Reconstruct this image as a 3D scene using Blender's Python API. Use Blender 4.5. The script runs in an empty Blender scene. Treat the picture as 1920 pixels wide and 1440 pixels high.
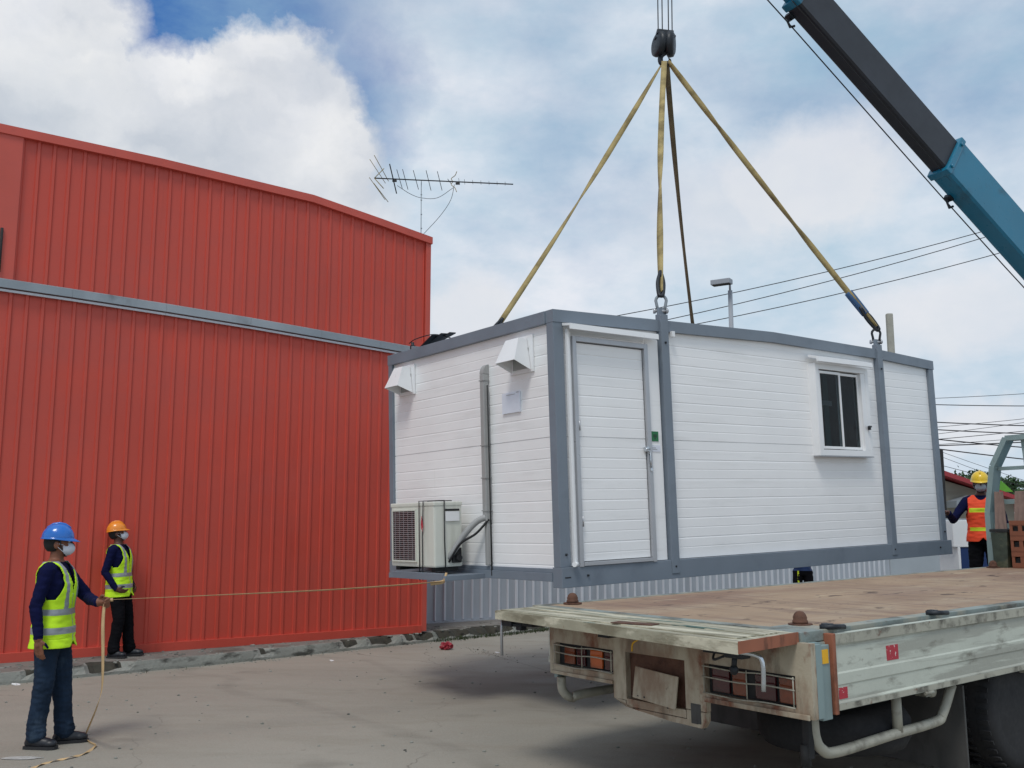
import bpy, bmesh, math, random
from mathutils import Vector as V, Matrix, Quaternion
from math import radians, sin, cos, pi
random.seed(7)
sc = bpy.context.scene
C = sc.collection
# ------------------------------------------------------------------ camera calibration
FPX, CX, CY, CH, HOR = 1826.0, 960.0, 720.0, 1.78, 985.0
PITCH = math.atan((HOR-CY)/FPX)
CAM = V((0, 0, CH))
def ray(px, py):
    x, y, z = px-CX, py-CY, FPX
    c, s = cos(PITCH), sin(PITCH)
    return V((x, z*c+y*s, -y*c+z*s)).normalized()
def onz(px, py, z):
    d = ray(px, py); return CAM + d*((z-CH)/d.z)
def ony(px, py, y):
    d = ray(px, py); return CAM + d*(y/d.y)
def onp(px, py, q, n):
    d = ray(px, py); return CAM + d*((q-CAM).dot(n)/d.dot(n))
def frame(v1, v2):
    a = ray(*v1); b = ray(*v2); b = (b-a*a.dot(b)).normalized(); c = b.cross(a)
    return a, b, (c if c.z > 0 else -c)
def mtx(o, x, y, z):
    m = Matrix((x, y, z)).transposed().to_4x4(); m.translation = o; return m
# ------------------------------------------------------------------ materials
def L(c):
    c /= 255.0
    return c/12.92 if c <= .04045 else ((c+.055)/1.055)**2.4
def S(r, g, b, k=1.0): return (min(L(r)*k, .9), min(L(g)*k, .9), min(L(b)*k, .9))
class NT:
    def __init__(s, t): s.t = t
    def n(s, typ, **kw):
        n = s.t.nodes.new(typ)
        for k, v in kw.items():
            if hasattr(n, k) and not isinstance(v, tuple): setattr(n, k, v)
        return n
    def l(s, a, b): s.t.links.new(a, b)
    def noise(s, vec, scale, detail=4, rough=.55, dist=0):
        n = s.t.nodes.new('ShaderNodeTexNoise'); n.inputs['Scale'].default_value = scale
        n.inputs['Detail'].default_value = detail; n.inputs['Roughness'].default_value = rough
        n.inputs['Distortion'].default_value = dist
        s.l(vec, n.inputs['Vector']); return n.outputs['Fac']
    def rng(s, v, a, b, c=0, d=1):
        n = s.t.nodes.new('ShaderNodeMapRange'); n.inputs[1].default_value = a; n.inputs[2].default_value = b
        n.inputs[3].default_value = c; n.inputs[4].default_value = d; s.l(v, n.inputs[0]); return n.outputs[0]
    def mix(s, f, a, b, mode='MIX'):
        n = s.t.nodes.new('ShaderNodeMix'); n.data_type = 'RGBA'; n.blend_type = mode
        for i, x in ((0, f), (6, a), (7, b)):
            if isinstance(x, (int, float)): n.inputs[i].default_value = x
            elif isinstance(x, tuple): n.inputs[i].default_value = (*x, 1)[:4]
            else: s.l(x, n.inputs[i])
        return n.outputs[2]
    def math(s, op, a, b=0.0, clamp=False):
        n = s.t.nodes.new('ShaderNodeMath'); n.operation = op; n.use_clamp = clamp
        for i, x in ((0, a), (1, b)):
            if isinstance(x, (int, float)): n.inputs[i].default_value = x
            else: s.l(x, n.inputs[i])
        return n.outputs[0]
    def mapping(s, vec, scale=(1, 1, 1), loc=(0, 0, 0), rot=(0, 0, 0)):
        n = s.t.nodes.new('ShaderNodeMapping'); n.inputs['Scale'].default_value = scale
        n.inputs['Location'].default_value = loc; n.inputs['Rotation'].default_value = rot
        s.l(vec, n.inputs['Vector']); return n.outputs[0]
_m = {}
def M(name, col, rough=.6, metal=0.0, var=.1, vs=2.5, layers=(), bump=0.0, bs=50, bscale=(1, 1, 1), coat=0, spec=.5, emit=0):
    if name in _m: return _m[name]
    m = bpy.data.materials.new(name); m.use_nodes = True
    t = NT(m.node_tree); p = m.node_tree.nodes['Principled BSDF']
    co = t.n('ShaderNodeTexCoord').outputs['Object']
    c = t.mix(t.rng(t.noise(co, vs, 5), .3, .7), tuple(x*(1-var) for x in col), tuple(min(x*(1+var), 1) for x in col))
    for i, (lc, sca, lo, hi, amt) in enumerate(layers):
        v = t.mapping(co, sca, (i*3.7+.3, i*1.9, i*5.1))
        f = t.math('MULTIPLY', t.rng(t.noise(v, 1.0, 7, .62), lo, hi), amt, True)
        c = t.mix(f, c, lc)
    t.l(c, p.inputs['Base Color'])
    p.inputs['Roughness'].default_value = rough; p.inputs['Metallic'].default_value = metal
    p.inputs['Coat Weight'].default_value = coat
    p.inputs['Specular IOR Level'].default_value = spec
    r = t.rng(t.noise(co, vs*4, 4), .3, .7, max(rough-.08, .02), min(rough+.1, 1)); t.l(r, p.inputs['Roughness'])
    if bump:
        b = t.n('ShaderNodeBump'); b.inputs['Strength'].default_value = 1; b.inputs['Distance'].default_value = bump
        t.l(t.noise(t.mapping(co, bscale), bs, 5), b.inputs['Height']); t.l(b.outputs[0], p.inputs['Normal'])
    _m[name] = m; return m
RUST = S(105, 60, 38); DIRT = S(70, 64, 54); BLK = (.012, .012, .013)
m_red = M('red_cladding', S(196, 75, 59), .5, 0, .09, .5, [(S(170, 78, 70), (.35, .35, .9), .45, .75, .45), (S(120, 46, 40), (5, 5, .3), .58, .8, .35), ((.03, .02, .02), (1.1, 1.1, 1.1), .72, .82, .5)], bump=.004, bs=1.2)
m_redtrim = M('red_trim', S(196, 84, 70), .5, 0, .08, 2, [(S(90, 50, 45), (2, 2, 2), .6, .8, .3)])
m_zinc = M('gutter_zinc', S(142, 150, 156), .45, .3, .1, 3, [(S(60, 62, 64), (1.5, 1.5, 1), .58, .75, .7), (S(180, 185, 188), (.7, .7, .3), .5, .6, .3)])
m_fence = M('fence_steel', S(172, 178, 186), .5, .1, .06, 1.5, [(S(90, 92, 95), (3, 3, .3), .5, .8, .4)], bump=.003, bs=2)
m_fencerib = M('fence_rib', S(205, 209, 216), .4, .1, .05)
m_pale = M('pale_sheet', S(165, 172, 178), .5, 0, .08, 1)
m_white = M('cabin_panel', S(240, 240, 240), .42, 0, .03, 1.2, [(S(190, 190, 186), (.8, .8, 9), .55, .8, .35), (S(170, 168, 160), (6, 6, .5), .66, .82, .25)], bump=.0015, bs=3)
m_whitep = M('white_plastic', S(232, 233, 234), .35, 0, .03)
m_frame = M('cabin_steel', S(117, 127, 138), .5, .0, .07, 2.5, [(S(86, 96, 108), (3, 3, 3), .55, .75, .4), (S(60, 60, 62), (12, 12, 12), .72, .8, .6)])
m_alu = M('aluminium', S(178, 180, 184), .35, .5, .05)
m_grey = M('grey_plastic', S(158, 159, 158), .5, 0, .06)
m_black = M('black_plastic', (.014, .015, .018), .5, 0, .2)
m_iron = M('dark_iron', (.02, .024, .03), .45, .3, .3, 10, bump=.002)
m_ac = M('aircon_casing', S(212, 214, 204), .5, 0, .04, 2, [(S(150, 146, 130), (6, 6, .8), .55, .8, .35)])
m_glass = M('window_glass', (.30, .37, .40), .03, 0, .02, spec=.2); m_glass.node_tree.nodes['Principled BSDF'].inputs['IOR'].default_value = 1.2; m_glass.node_tree.nodes['Principled BSDF'].inputs['Transmission Weight'].default_value = 1
for l_ in [l for l in m_glass.node_tree.links if l.to_socket.name == 'Roughness']: m_glass.node_tree.links.remove(l_)
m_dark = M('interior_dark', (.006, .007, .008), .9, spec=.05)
m_teal = M('teal_curtain', (.05, .16, .15), .8)
m_sling = M('sling_webbing', S(168, 150, 102), .85, 0, .18, 6, [(S(85, 72, 45), (4, 4, 4), .48, .7, .7)], bump=.002, bs=90)
m_slingd = M('sling_webbing_dark', S(112, 98, 72), .85, 0, .18, 6, [(S(60, 52, 40), (4, 4, 4), .48, .7, .7)], bump=.002, bs=90)
m_blueslv = M('blue_sleeve', S(70, 105, 145), .8)
m_tape = M('tag_webbing', S(192, 162, 120), .8, 0, .15, 8)
m_boom = M('boom_charcoal', (.017, .019, .026), .38, .0, .15, 1.5, [((.03, .036, .05), (.7, .7, .7), .5, .7, .5)])
m_teals = M('boom_teal', S(24, 112, 142), .33, 0, .08, 1.2, [((.01, .04, .055), (1.5, 1.5, 1.5), .6, .72, .6)], coat=.2)
m_tealp = M('truck_teal', S(132, 150, 150), .5, 0, .1, 3, [(RUST, (9, 9, 9), .64, .74, .5)])
m_beige = M('beige_body', S(176, 166, 146), .55, 0, .1, 3, [(S(128, 98, 76), (3.2, 5, 1.3), .44, .56, .7), (S(116, 60, 34), (2.6, 4.5, 1.6), .52, .60, .9), (DIRT, (9, 9, 2.5), .52, .75, .7), (S(60, 52, 44), (14, 14, 14), .66, .72, .7)], bump=.003, bs=30)
m_dropside = M('dropside_paint', S(188, 192, 180), .5, 0, .06, 2, [(S(150, 150, 140), (.8, .5, 8), .48, .54, .75), (S(84, 78, 66), (2, 3, 9), .56, .70, .75), (RUST, (14, 14, 14), .67, .75, .7)], bump=.003, bs=14)
m_dropdirt = M('dropside_edge', S(168, 166, 152), .6, 0, .1, 3, [(S(70, 66, 58), (7, 7, 7), .5, .66, .8), (RUST, (11, 11, 11), .62, .7, .8)])
m_rust = M('rusty_steel', S(96, 66, 52), .85, 0, .25, 12, [(S(70, 45, 35), (20, 20, 20), .5, .65, .8)], bump=.003, bs=60)
m_rustedge = M('rusty_paint', S(150, 92, 68), .7, 0, .15, 6, [(S(90, 55, 40), (9, 9, 3), .52, .66, .8)])
m_deckedge = M('deck_edge_blue', S(132, 142, 138), .6, 0, .12, 4, [(S(80, 78, 70), (3, 3, 5), .46, .62, .85), (S(165, 158, 140), (2, 5, 5), .5, .6, .6), (RUST, (12, 12, 12), .62, .72, .6)])
m_board = M('tail_board_paint', S(158, 154, 134), .65, 0, .1, 5, [(S(212, 206, 184), (.9, 12, 3), .5, .54, .7), (S(104, 96, 76), (1.6, 16, 7), .50, .6, .7), (S(92, 84, 62), (9, 9, 9), .60, .7, .6), (S(40, 84, 80), (1.4, 9, 4), .62, .66, .9), (RUST, (9, 9, 9), .66, .72, .6)], bump=.003, bs=30)
m_chass = M('chassis_dark', (.02, .02, .021), .8, 0, .3, 6)
m_rubber = M('tyre_rubber', (.018, .018, .02), .85, 0, .2, 8)
m_rim = M('rim_steel', S(150, 148, 140), .6, .1, .2, 8, [(RUST, (8, 8, 8), .52, .66, .7)])
m_pipe = M('pipe_paint', S(165, 162, 148), .5, 0, .1, 5, [(S(90, 84, 74), (8, 8, 8), .5, .7, .7)])
m_lred = M('lens_red', (.06, .006, .010), .15, 0, .06, 4, [((.01, .004, .004), (9, 9, 9), .5, .7, .6)], coat=.7)
m_lor = M('lens_orange', (.17, .035, .010), .15, 0, .06, 4, [((.03, .01, .004), (9, 9, 9), .5, .7, .6)], coat=.7)
m_chrome = M('chrome', S(200, 205, 210), .2, .9, .05)
m_yel = M('yellow_plastic', S(225, 170, 30), .4)
m_stick = M('red_sticker', S(175, 45, 60), .5, 0, .1, 9, [(S(220, 215, 210), (40, 40, 40), .6, .62, .9)])
m_green = M('green_sign', S(22, 110, 62), .4)
m_dgreen = M('dark_green_mark', S(10, 60, 35), .4)
m_paper = M('paper_notice', S(222, 226, 236), .7)
m_concpole = M('pole_concrete', S(160, 158, 148), .9, 0, .1, 8, [(S(90, 88, 80), (6, 6, 1), .55, .7, .6)])
m_pole = M('lamp_grey', S(150, 155, 162), .5, 0, .05)
m_wire = M('black_cable', (.012, .013, .015), .6)
m_wood = M('grey_plank', S(140, 116, 106), .85, 0, .2, 8, [(S(80, 64, 58), (12, 12, 1), .5, .65, .8)], bump=.003, bs=40)
m_crate = M('brown_crate', S(128, 76, 54), .6, 0, .12, 6)
m_bluep = M('blue_paint', S(22, 50, 98), .5)
m_navy = M('navy_cloth', (.006, .008, .040), .95, 0, .25, 9, bump=.012, bs=9, spec=.1)
m_blackcloth = M('black_cloth', (.006, .006, .008), .95, 0, .3, 9, bump=.012, bs=9, spec=.1)
m_denim = M('denim', S(32, 46, 64), .9, 0, .3, 6, [(S(84, 102, 120), (4, 4, 2), .55, .75, .5)], bump=.012, bs=9, spec=.15)
m_skin = M('skin_brown', S(122, 76, 54), .55, 0, .12, 20)
m_skin2 = M('skin_brown_dark', S(92, 56, 44), .55, 0, .12, 20)
m_hair = M('black_hair', (.01, .009, .009), .8, 0, .3, 40, bump=.002, bs=200)
m_mask = M('white_mask', S(205, 208, 218), .85, 0, .04, 30, bump=.001, bs=80)
m_hivis = M('hivis_yellow', (.56, .90, .015), .75, 0, .1, 7, bump=.006, bs=12)
m_hior = M('hivis_orange', (.88, .075, .02), .75, 0, .1, 7, bump=.006, bs=12)
m_refl = M('reflective_silver', S(150, 155, 160), .4, .1, .08, 9, bump=.003, bs=14)
m_reflY = M('reflective_lime', (.62, .74, .02), .5, 0, .05, 9)
m_hblue = M('helmet_blue', (.01, .14, .52), .25, 0, .05, coat=.4)
m_horg = M('helmet_orange', (.85, .27, .02), .3, 0, .05, coat=.3)
m_hyel = M('helmet_yellow', (.80, .52, .02), .3, 0, .05, coat=.3)
m_shoe = M('shoe_leather', (.010, .012, .018), .45, 0, .2, 20)
m_sole = M('shoe_sole', (.02, .02, .022), .8)
m_eye = M('eye_white', (.6, .6, .6), .2)
m_leaf = M('tree_leaf', S(58, 84, 52), .7, 0, .5, 1.5)
m_weed = M('weed_leaf', S(54, 66, 38), .7, 0, .5, 6)
m_bark = M('tree_bark', S(80, 66, 52), .9)
m_redbag = M('red_bag', (.28, .015, .03), .5, 0, .2, 20)
m_litter = M('white_litter', S(235, 235, 235), .6)
m_roofred = M('red_roof_sheet', S(150, 50, 56), .5, 0, .1, 1)
m_brownwall = M('greybrown_wall', S(138, 134, 122), .8, 0, .08, .5, [(S(110, 104, 92), (.3, .3, 3), .5, .7, .5)])
m_greenroof = M('green_roof_sheet', S(88, 150, 40), .5)
m_dkrubber = M('mudflap_rubber', (.075, .073, .07), .85, 0, .2, 5, [((.03, .03, .03), (6, 6, 2), .5, .7, .7)])
m_orangepl = M('orange_tape', S(190, 80, 60), .7)
# deck plywood with stains
m_deck = M('deck_plywood', S(160, 136, 112), .8, 0, .12, 1.5, [(S(176, 158, 136), (1.6, .5, 1), .5, .62, .6), (S(128, 98, 84), (.9, .45, 1), .48, .66, .7), (S(196, 180, 152), (4, .8, 1), .64, .7, .6), (S(64, 46, 38), (5, 2.2, 1), .62, .66, .85), (S(60, 44, 38), (22, 12, 1), .66, .68, .8), (S(112, 90, 80), (1.2, 14, 1), .5, .6, .5)], bump=.004, bs=18)
# ------------------------------------------------------------------ mesh helpers
def box(bm, c, s, rot=None, bev=0.0, mi=0):
    r = bmesh.ops.create_cube(bm, size=1.0); vs = r['verts']
    m = Matrix.Translation(V(c)) @ ((rot if rot is not None else Matrix()).to_4x4()) @ Matrix.Diagonal((*s, 1))
    bmesh.ops.transform(bm, matrix=m, verts=vs)
    fs = {f for v in vs for f in v.link_faces}
    for f in fs: f.material_index = mi
    if bev > 0:
        es = list({e for v in vs for e in v.link_edges})
        g = bmesh.ops.bevel(bm, geom=es, offset=min(bev, min(s)*.45), segments=2, affect='EDGES', profile=.6)
        for f in g['faces']: f.material_index = mi
def bb(bm, x0, x1, y0, y1, z0, z1, bev=0.0, mi=0):
    box(bm, ((x0+x1)/2, (y0+y1)/2, (z0+z1)/2), (abs(x1-x0), abs(y1-y0), abs(z1-z0)), None, bev, mi)
def tube(bm, pts, r, n=8, cap=True, mi=0, flat=1.0):
    pts = [V(p) for p in pts]; rs = r if isinstance(r, (list, tuple)) else [r]*len(pts)
    T = [(pts[min(i+1, len(pts)-1)]-pts[max(i-1, 0)]).normalized() for i in range(len(pts))]
    u = T[0].cross(V((0, 0, 1)));
    if u.length < .05: u = T[0].cross(V((1, 0, 0)))
    u.normalize(); rings = []
    for i, p in enumerate(pts):
        u = (u-T[i]*u.dot(T[i])).normalized(); w = T[i].cross(u)
        rings.append([bm.verts.new(p+(u*cos(2*pi*k/n)+w*sin(2*pi*k/n)*flat)*rs[i]) for k in range(n)])
    for a, b in zip(rings, rings[1:]):
        for k in range(n):
            f = bm.faces.new((a[k], a[(k+1) % n], b[(k+1) % n], b[k])); f.material_index = mi; f.smooth = n > 5
    if cap:
        for R_, fl in ((rings[0], 1), (rings[-1], 0)):
            f = bm.faces.new(R_[::-1] if fl else R_); f.material_index = mi
def smoothpath(pts, k=6):
    pts = [V(p) for p in pts]; P = [pts[0]*2-pts[1]]+pts+[pts[-1]*2-pts[-2]]; out = []
    for i in range(1, len(P)-2):
        for j in range(k):
            t = j/k; a, b, c, d = P[i-1:i+3]
            out.append(.5*((2*b)+(c-a)*t+(2*a-5*b+4*c-d)*t*t+(3*b-a-3*c+d)*t**3))
    return out+[pts[-1]]
def capsule(bm, a, b, ra, rb, n=14, flat=1.0):
    a, b = V(a), V(b); d = (b-a); ln = d.length or 1e-5; d = d/ln if ln > 1e-4 else V((0, 0, 1))
    pts, rs = [], []
    for i in range(5): th = pi/2*i/4.6; pts.append(a-d*ra*cos(th)); rs.append(max(ra*sin(th), .001))
    for i in range(5): th = pi/2*(4.6-(4-i))/4.6 if False else pi/2*(4-i)/4.6; pts.append(b+d*rb*cos(pi/2*(4-i)/4.6) if i else b+d*rb*0.0+d*1e-4); rs.append(rb*sin(th) if i else rb)
    # second cap rebuilt cleanly
    pts, rs = pts[:5], rs[:5]
    pts.append(a); rs.append(ra); pts.append(b); rs.append(rb)
    for i in range(1, 6): th = pi/2*i/5.2; pts.append(b+d*rb*sin(th)); rs.append(rb*cos(th))
    tube(bm, pts, rs, n, True, 0, flat)
def ellip(bm, c, r, rot=None, seg=20):
    g = bmesh.ops.create_uvsphere(bm, u_segments=seg, v_segments=seg//2+2, radius=1)
    m = Matrix.Translation(V(c)) @ ((rot if rot is not None else Matrix()).to_4x4()) @ Matrix.Diagonal((*r, 1))
    bmesh.ops.transform(bm, matrix=m, verts=g['verts'])
def lathe(bm, prof, n=24, axis='Z', c=(0, 0, 0), mi=0):
    rings = []
    for r, h in prof:
        ring = []
        for k in range(n):
            a = 2*pi*k/n; x, y = r*cos(a), r*sin(a)
            p = {'Z': (x, y, h), 'X': (h, x, y), 'Y': (x, h, y)}[axis]
            ring.append(bm.verts.new(V(c)+V(p)))
        rings.append(ring)
    for a, b in zip(rings, rings[1:]):
        for k in range(n):
            f = bm.faces.new((a[k], a[(k+1) % n], b[(k+1) % n], b[k])); f.smooth = True; f.material_index = mi
    for rg in (rings[0], rings[-1]):
        f = bm.faces.new(rg); f.material_index = mi
def prism(bm, poly, d, mi=0):
    a = [bm.verts.new(V(p)) for p in poly]; b = [bm.verts.new(V(p)+V(d)) for p in poly]; n = len(poly)
    for f in [bm.faces.new(a[::-1]), bm.faces.new(b)]+[bm.faces.new((a[i], a[(i+1) % n], b[(i+1) % n], b[i])) for i in range(n)]: f.material_index = mi
def prof_sheet(bm, prof, e0, e1, mi=0, flip=False):
    """sweep a polyline profile (list of points) from offset e0 to e1; returns nothing"""
    e0, e1 = V(e0), V(e1)
    a = [bm.verts.new(V(p)+e0) for p in prof]; b = [bm.verts.new(V(p)+e1) for p in prof]
    for i in range(len(prof)-1):
        f = bm.faces.new((a[i], a[i+1], b[i+1], b[i])); f.material_index = mi
def obj(name, bm, mats, parent=None, fixn=True, smooth=False):
    if fixn: bmesh.ops.recalc_face_normals(bm, faces=bm.faces)
    me = bpy.data.meshes.new(name); bm.to_mesh(me); bm.free()
    for m in (mats if isinstance(mats, (list, tuple)) else [mats]): me.materials.append(m)
    if smooth: me.polygons.foreach_set('use_smooth', [True]*len(me.polygons))
    o = bpy.data.objects.new(name, me); C.objects.link(o)
    if parent: o.parent = parent
    return o
def tag(o, label=None, cat=None, group=None, kind=None):
    for k, v in (('label', label), ('category', cat), ('group', group), ('kind', kind)):
        if v: o[k] = v
    return o
def thing(name, label, cat, m=None, group=None):
    o = bpy.data.objects.new(name, None); C.objects.link(o); o.empty_display_size = .2
    if m is not None: o.matrix_world = m if isinstance(m, Matrix) else Matrix.Translation(V(m))
    return tag(o, label, cat, group)
B = bmesh.new
# ------------------------------------------------------------------ ground and pavement
def ground_mat(name, base, cracks=True):
    m = bpy.data.materials.new(name); m.use_nodes = True; t = NT(m.node_tree); p = m.node_tree.nodes['Principled BSDF']
    co = t.n('ShaderNodeTexCoord').outputs['Object']
    big = t.noise(t.mapping(co, (.22, .5, 1), rot=(0, 0, .35)), 1, 6, .55, .6)
    mid = t.noise(t.mapping(co, (.9, 2.2, 1), rot=(0, 0, .3)), 1, 8, .65, .3)
    fine = t.noise(co, 38, 8, .75)
    c = t.mix(t.rng(big, .3, .7), tuple(x*.80 for x in base), tuple(x*1.13 for x in base))
    c = t.mix(t.math('MULTIPLY', t.rng(mid, .48, .72), .5), c, tuple(x*.68*k for x, k in zip(base, (1.08, .98, .9))))
    c = t.mix(t.math('MULTIPLY', t.rng(fine, .35, .75), .5), c, tuple(x*1.32 for x in base))
    st = t.noise(t.mapping(co, (1.1, 1.6, 1), (4, 2, 0)), 1, 3, .5)
    c = t.mix(t.math('MULTIPLY', t.rng(st, .62, .74), .45), c, tuple(x*.5 for x in base))
    ag = t.noise(co, 140, 3, .6)
    c = t.mix(t.math('MULTIPLY', t.rng(ag, .55, .7), .35), c, tuple(x*.6 for x in base))
    for off_, rot_ in ((0, .9), (1.7, .93)):
        sx_ = t.n('ShaderNodeSeparateXYZ'); t.l(t.mapping(co, (1, 1, 1), (0, 0, 0), (0, 0, rot_)), sx_.inputs[0])
        wob = t.math('ADD', sx_.outputs[1], t.math('MULTIPLY', t.noise(co, .35, 2), 2.2))
        d_ = t.math('ABSOLUTE', t.math('ADD', wob, -5.6-off_))
        c = t.mix(t.math('MULTIPLY', t.math('MULTIPLY', t.rng(d_, .06, .14, 1, 0), t.rng(mid, .35, .65)), .32), c, tuple(x*.45 for x in base))
    sp = t.noise(t.mapping(co, (7, 12, 1), (1, 2, 0)), 1, 3, .5)
    c = t.mix(t.math('MULTIPLY', t.rng(sp, .74, .77), .7), c, tuple(x*.35 for x in base))
    if cracks:
        vo = t.n('ShaderNodeTexVoronoi'); vo.feature = 'DISTANCE_TO_EDGE'; vo.inputs['Scale'].default_value = .23
        dn = t.n('ShaderNodeTexNoise'); dn.inputs['Scale'].default_value = 1.4; dn.inputs['Detail'].default_value = 6
        t.l(co, dn.inputs['Vector'])
        vm = t.n('ShaderNodeVectorMath'); vm.operation = 'MULTIPLY_ADD'; t.l(dn.outputs['Color'], vm.inputs[0]); vm.inputs[1].default_value = (.9, .9, 0); t.l(co, vm.inputs[2])
        t.l(vm.outputs[0], vo.inputs['Vector'])
        f = t.math('MULTIPLY', t.rng(vo.outputs['Distance'], .0, .0022, 1, 0), t.rng(big, .45, .62))
        c = t.mix(t.math('MULTIPLY', f, .7), c, tuple(x*.3 for x in base))
    t.l(c, p.inputs['Base Color'])
    t.l(t.rng(mid, .3, .7, .62, .85), p.inputs['Roughness'])
    b = t.n('ShaderNodeBump'); b.inputs['Distance'].default_value = .006; t.l(t.noise(co, 30, 8, .7), b.inputs['Height']); t.l(b.outputs[0], p.inputs['Normal'])
    return m
m_ground = ground_mat('yard_concrete', S(148, 143, 132))
m_walk = ground_mat('walk_concrete', S(128, 124, 116), False)
bm = B(); vs = [bm.verts.new(p) for p in ((-400, -60, 0), (400, -60, 0), (400, 700, 0), (-400, 700, 0))]; bm.faces.new(vs)
tag(obj('ground', bm, m_ground), kind='structure')
WR = V((-1.373, 15.585, 0)); WX = V((.815, .579, 0)).normalized(); WY = V((-WX.y, WX.x, 0))
MW = mtx(WR, WX, WY, V((0, 0, 1)))
def wl(x, y): return (MW @ V((x, y, 0))).xy
# raised walkway, ragged kerb edge (world coordinates)
random.seed(3)
kp = [(-10.5, 6.9), (-7.5, 9.7), (-5.76, 11.32), (-3.84, 12.93), (-1.35, 15.34), (0.0, 16.55), (1.0, 17.6), (2.2, 18.6), (5, 20.9)]
edge = []
for (x0, y0), (x1, y1) in zip(kp, kp[1:]):
    n = max(2, int(math.hypot(x1-x0, y1-y0)/.07))
    for i in range(n):
        t = i/n; edge.append((x0+(x1-x0)*t, y0+(y1-y0)*t))
bm = B(); nrm = V((.69, -.72))
def dmg(i):
    x = edge[i][0]; v = 0
    for c_, w_, d_ in ((-4.9, .28, .13), (-3.32, .12, .07), (-5.55, .05, .05), (-2.3, .15, .12), (-1.9, .2, .15), (-1.4, .25, .16), (-.9, .3, .16), (-.3, .4, .2), (.4, .4, .2)):
        v = max(v, d_*max(0, 1-abs((x-c_)/w_)**3))
    return v*(.6+.5*random.random())+.004*random.random()
rows = []; DD = []
for i, (x, y) in enumerate(edge):
    d = dmg(i)*(1.15+.35*sin(i*.9)*sin(i*.37)); j = .006*random.random(); DD.append(d)
    p = V((x, y))
    foot = p+nrm*0.0; mid_ = p-nrm*(.012+d*.5); top = p-nrm*(.02+d); zt = .13-d*.12
    back = p-nrm*2.8
    rows.append([bm.verts.new((*foot, -.02)), bm.verts.new((*foot, .03+j)), bm.verts.new((*mid_, .10-d*.45)), bm.verts.new((*top, zt)), bm.verts.new((*(p-nrm*(.05+d*1.3)), .132)), bm.verts.new((*back, .132))])
for i_, (a, b) in enumerate(zip(rows, rows[1:])):
    for k in range(5):
        f = bm.faces.new((a[k], b[k], b[k+1], a[k+1])); f.material_index = 0 if k >= 4 else 1
        if DD[i_] > .085+.03*sin(i_*1.7)*sin(i_*.61) and 2 <= k <= 3: f.material_index = 2
m_kerb = M('kerb_concrete', S(140, 141, 134), .9, 0, .12, 3, [(S(45, 44, 40), (3, 3, 9), .52, .66, .85), (S(70, 76, 60), (1.2, 1.2, 3), .5, .7, .6)], bump=.01, bs=20)
m_walk2 = M('walkway_slab', S(122, 118, 112), .9, 0, .15, 2, [(S(70, 66, 58), (2, 2, 2), .48, .66, .8), (S(160, 152, 144), (5, 5, 5), .62, .7, .7), (S(105, 80, 72), (1.5, 1.5, 1), .6, .7, .4)], bump=.01, bs=16)
m_kerbdark = M('broken_kerb_dark', S(58, 56, 48), .95, 0, .3, 9, bump=.01, bs=30)  # darker tone on the upper faces where the kerb edge is most broken
tag(obj('walkway', bm, [m_walk2, m_kerb, m_kerbdark]), kind='structure')
# dark joint in the slab beyond the kerb end
bm = B(); jp = [onz(*p, .004) for p in ((868, 1213), (905, 1222), (950, 1236), (1000, 1250), (1040, 1262), (1150, 1292))]
for a, b in zip(jp, jp[1:]):
    q_ = V((.012, -.02, 0)); f = bm.faces.new([bm.verts.new(p) for p in (a-q_, b-q_, b+q_, a+q_)])
tag(obj('expansion_joint', bm, m_chass), kind='structure')
# ------------------------------------------------------------------ weeds (uncountable)
def blades(bm, pts, n, h, w, rnd):
    for _ in range(n):
        p = rnd.choice(pts)+V((rnd.gauss(0, .07), rnd.gauss(0, .05), 0)); a = rnd.uniform(0, 6.28); hh = h*rnd.uniform(.3, 1)
        d = V((cos(a), sin(a), 0)); l_ = V((rnd.uniform(-1, 1), rnd.uniform(-1, 1), 0))*hh*.6
        v = [bm.verts.new(q) for q in (p-d*w, p+d*w, p+d*w*.7+V((0, 0, hh*.6))+l_*.4, p+V((0, 0, hh))+l_)]
        bm.faces.new(v)
rn = random.Random(5); bm = B()
line = [V((x, y, 0))+V((.03, -.03, 0)) for x, y in edge if -1.25 < x < 1.6]
blades(bm, line, 900, .08, .006, rn)
blades(bm, [jp[0].lerp(jp[2], t/20) for t in range(21)], 70, .018, .004, rn)
blades(bm, [V((x, y, 0)) for x, y in edge if -7 < x < -1], 160, .03, .004, rn)
tag(obj('weeds', bm, m_weed, fixn=False), 'short green weeds growing in the gap along the broken kerb', 'weeds', kind='stuff')
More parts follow.
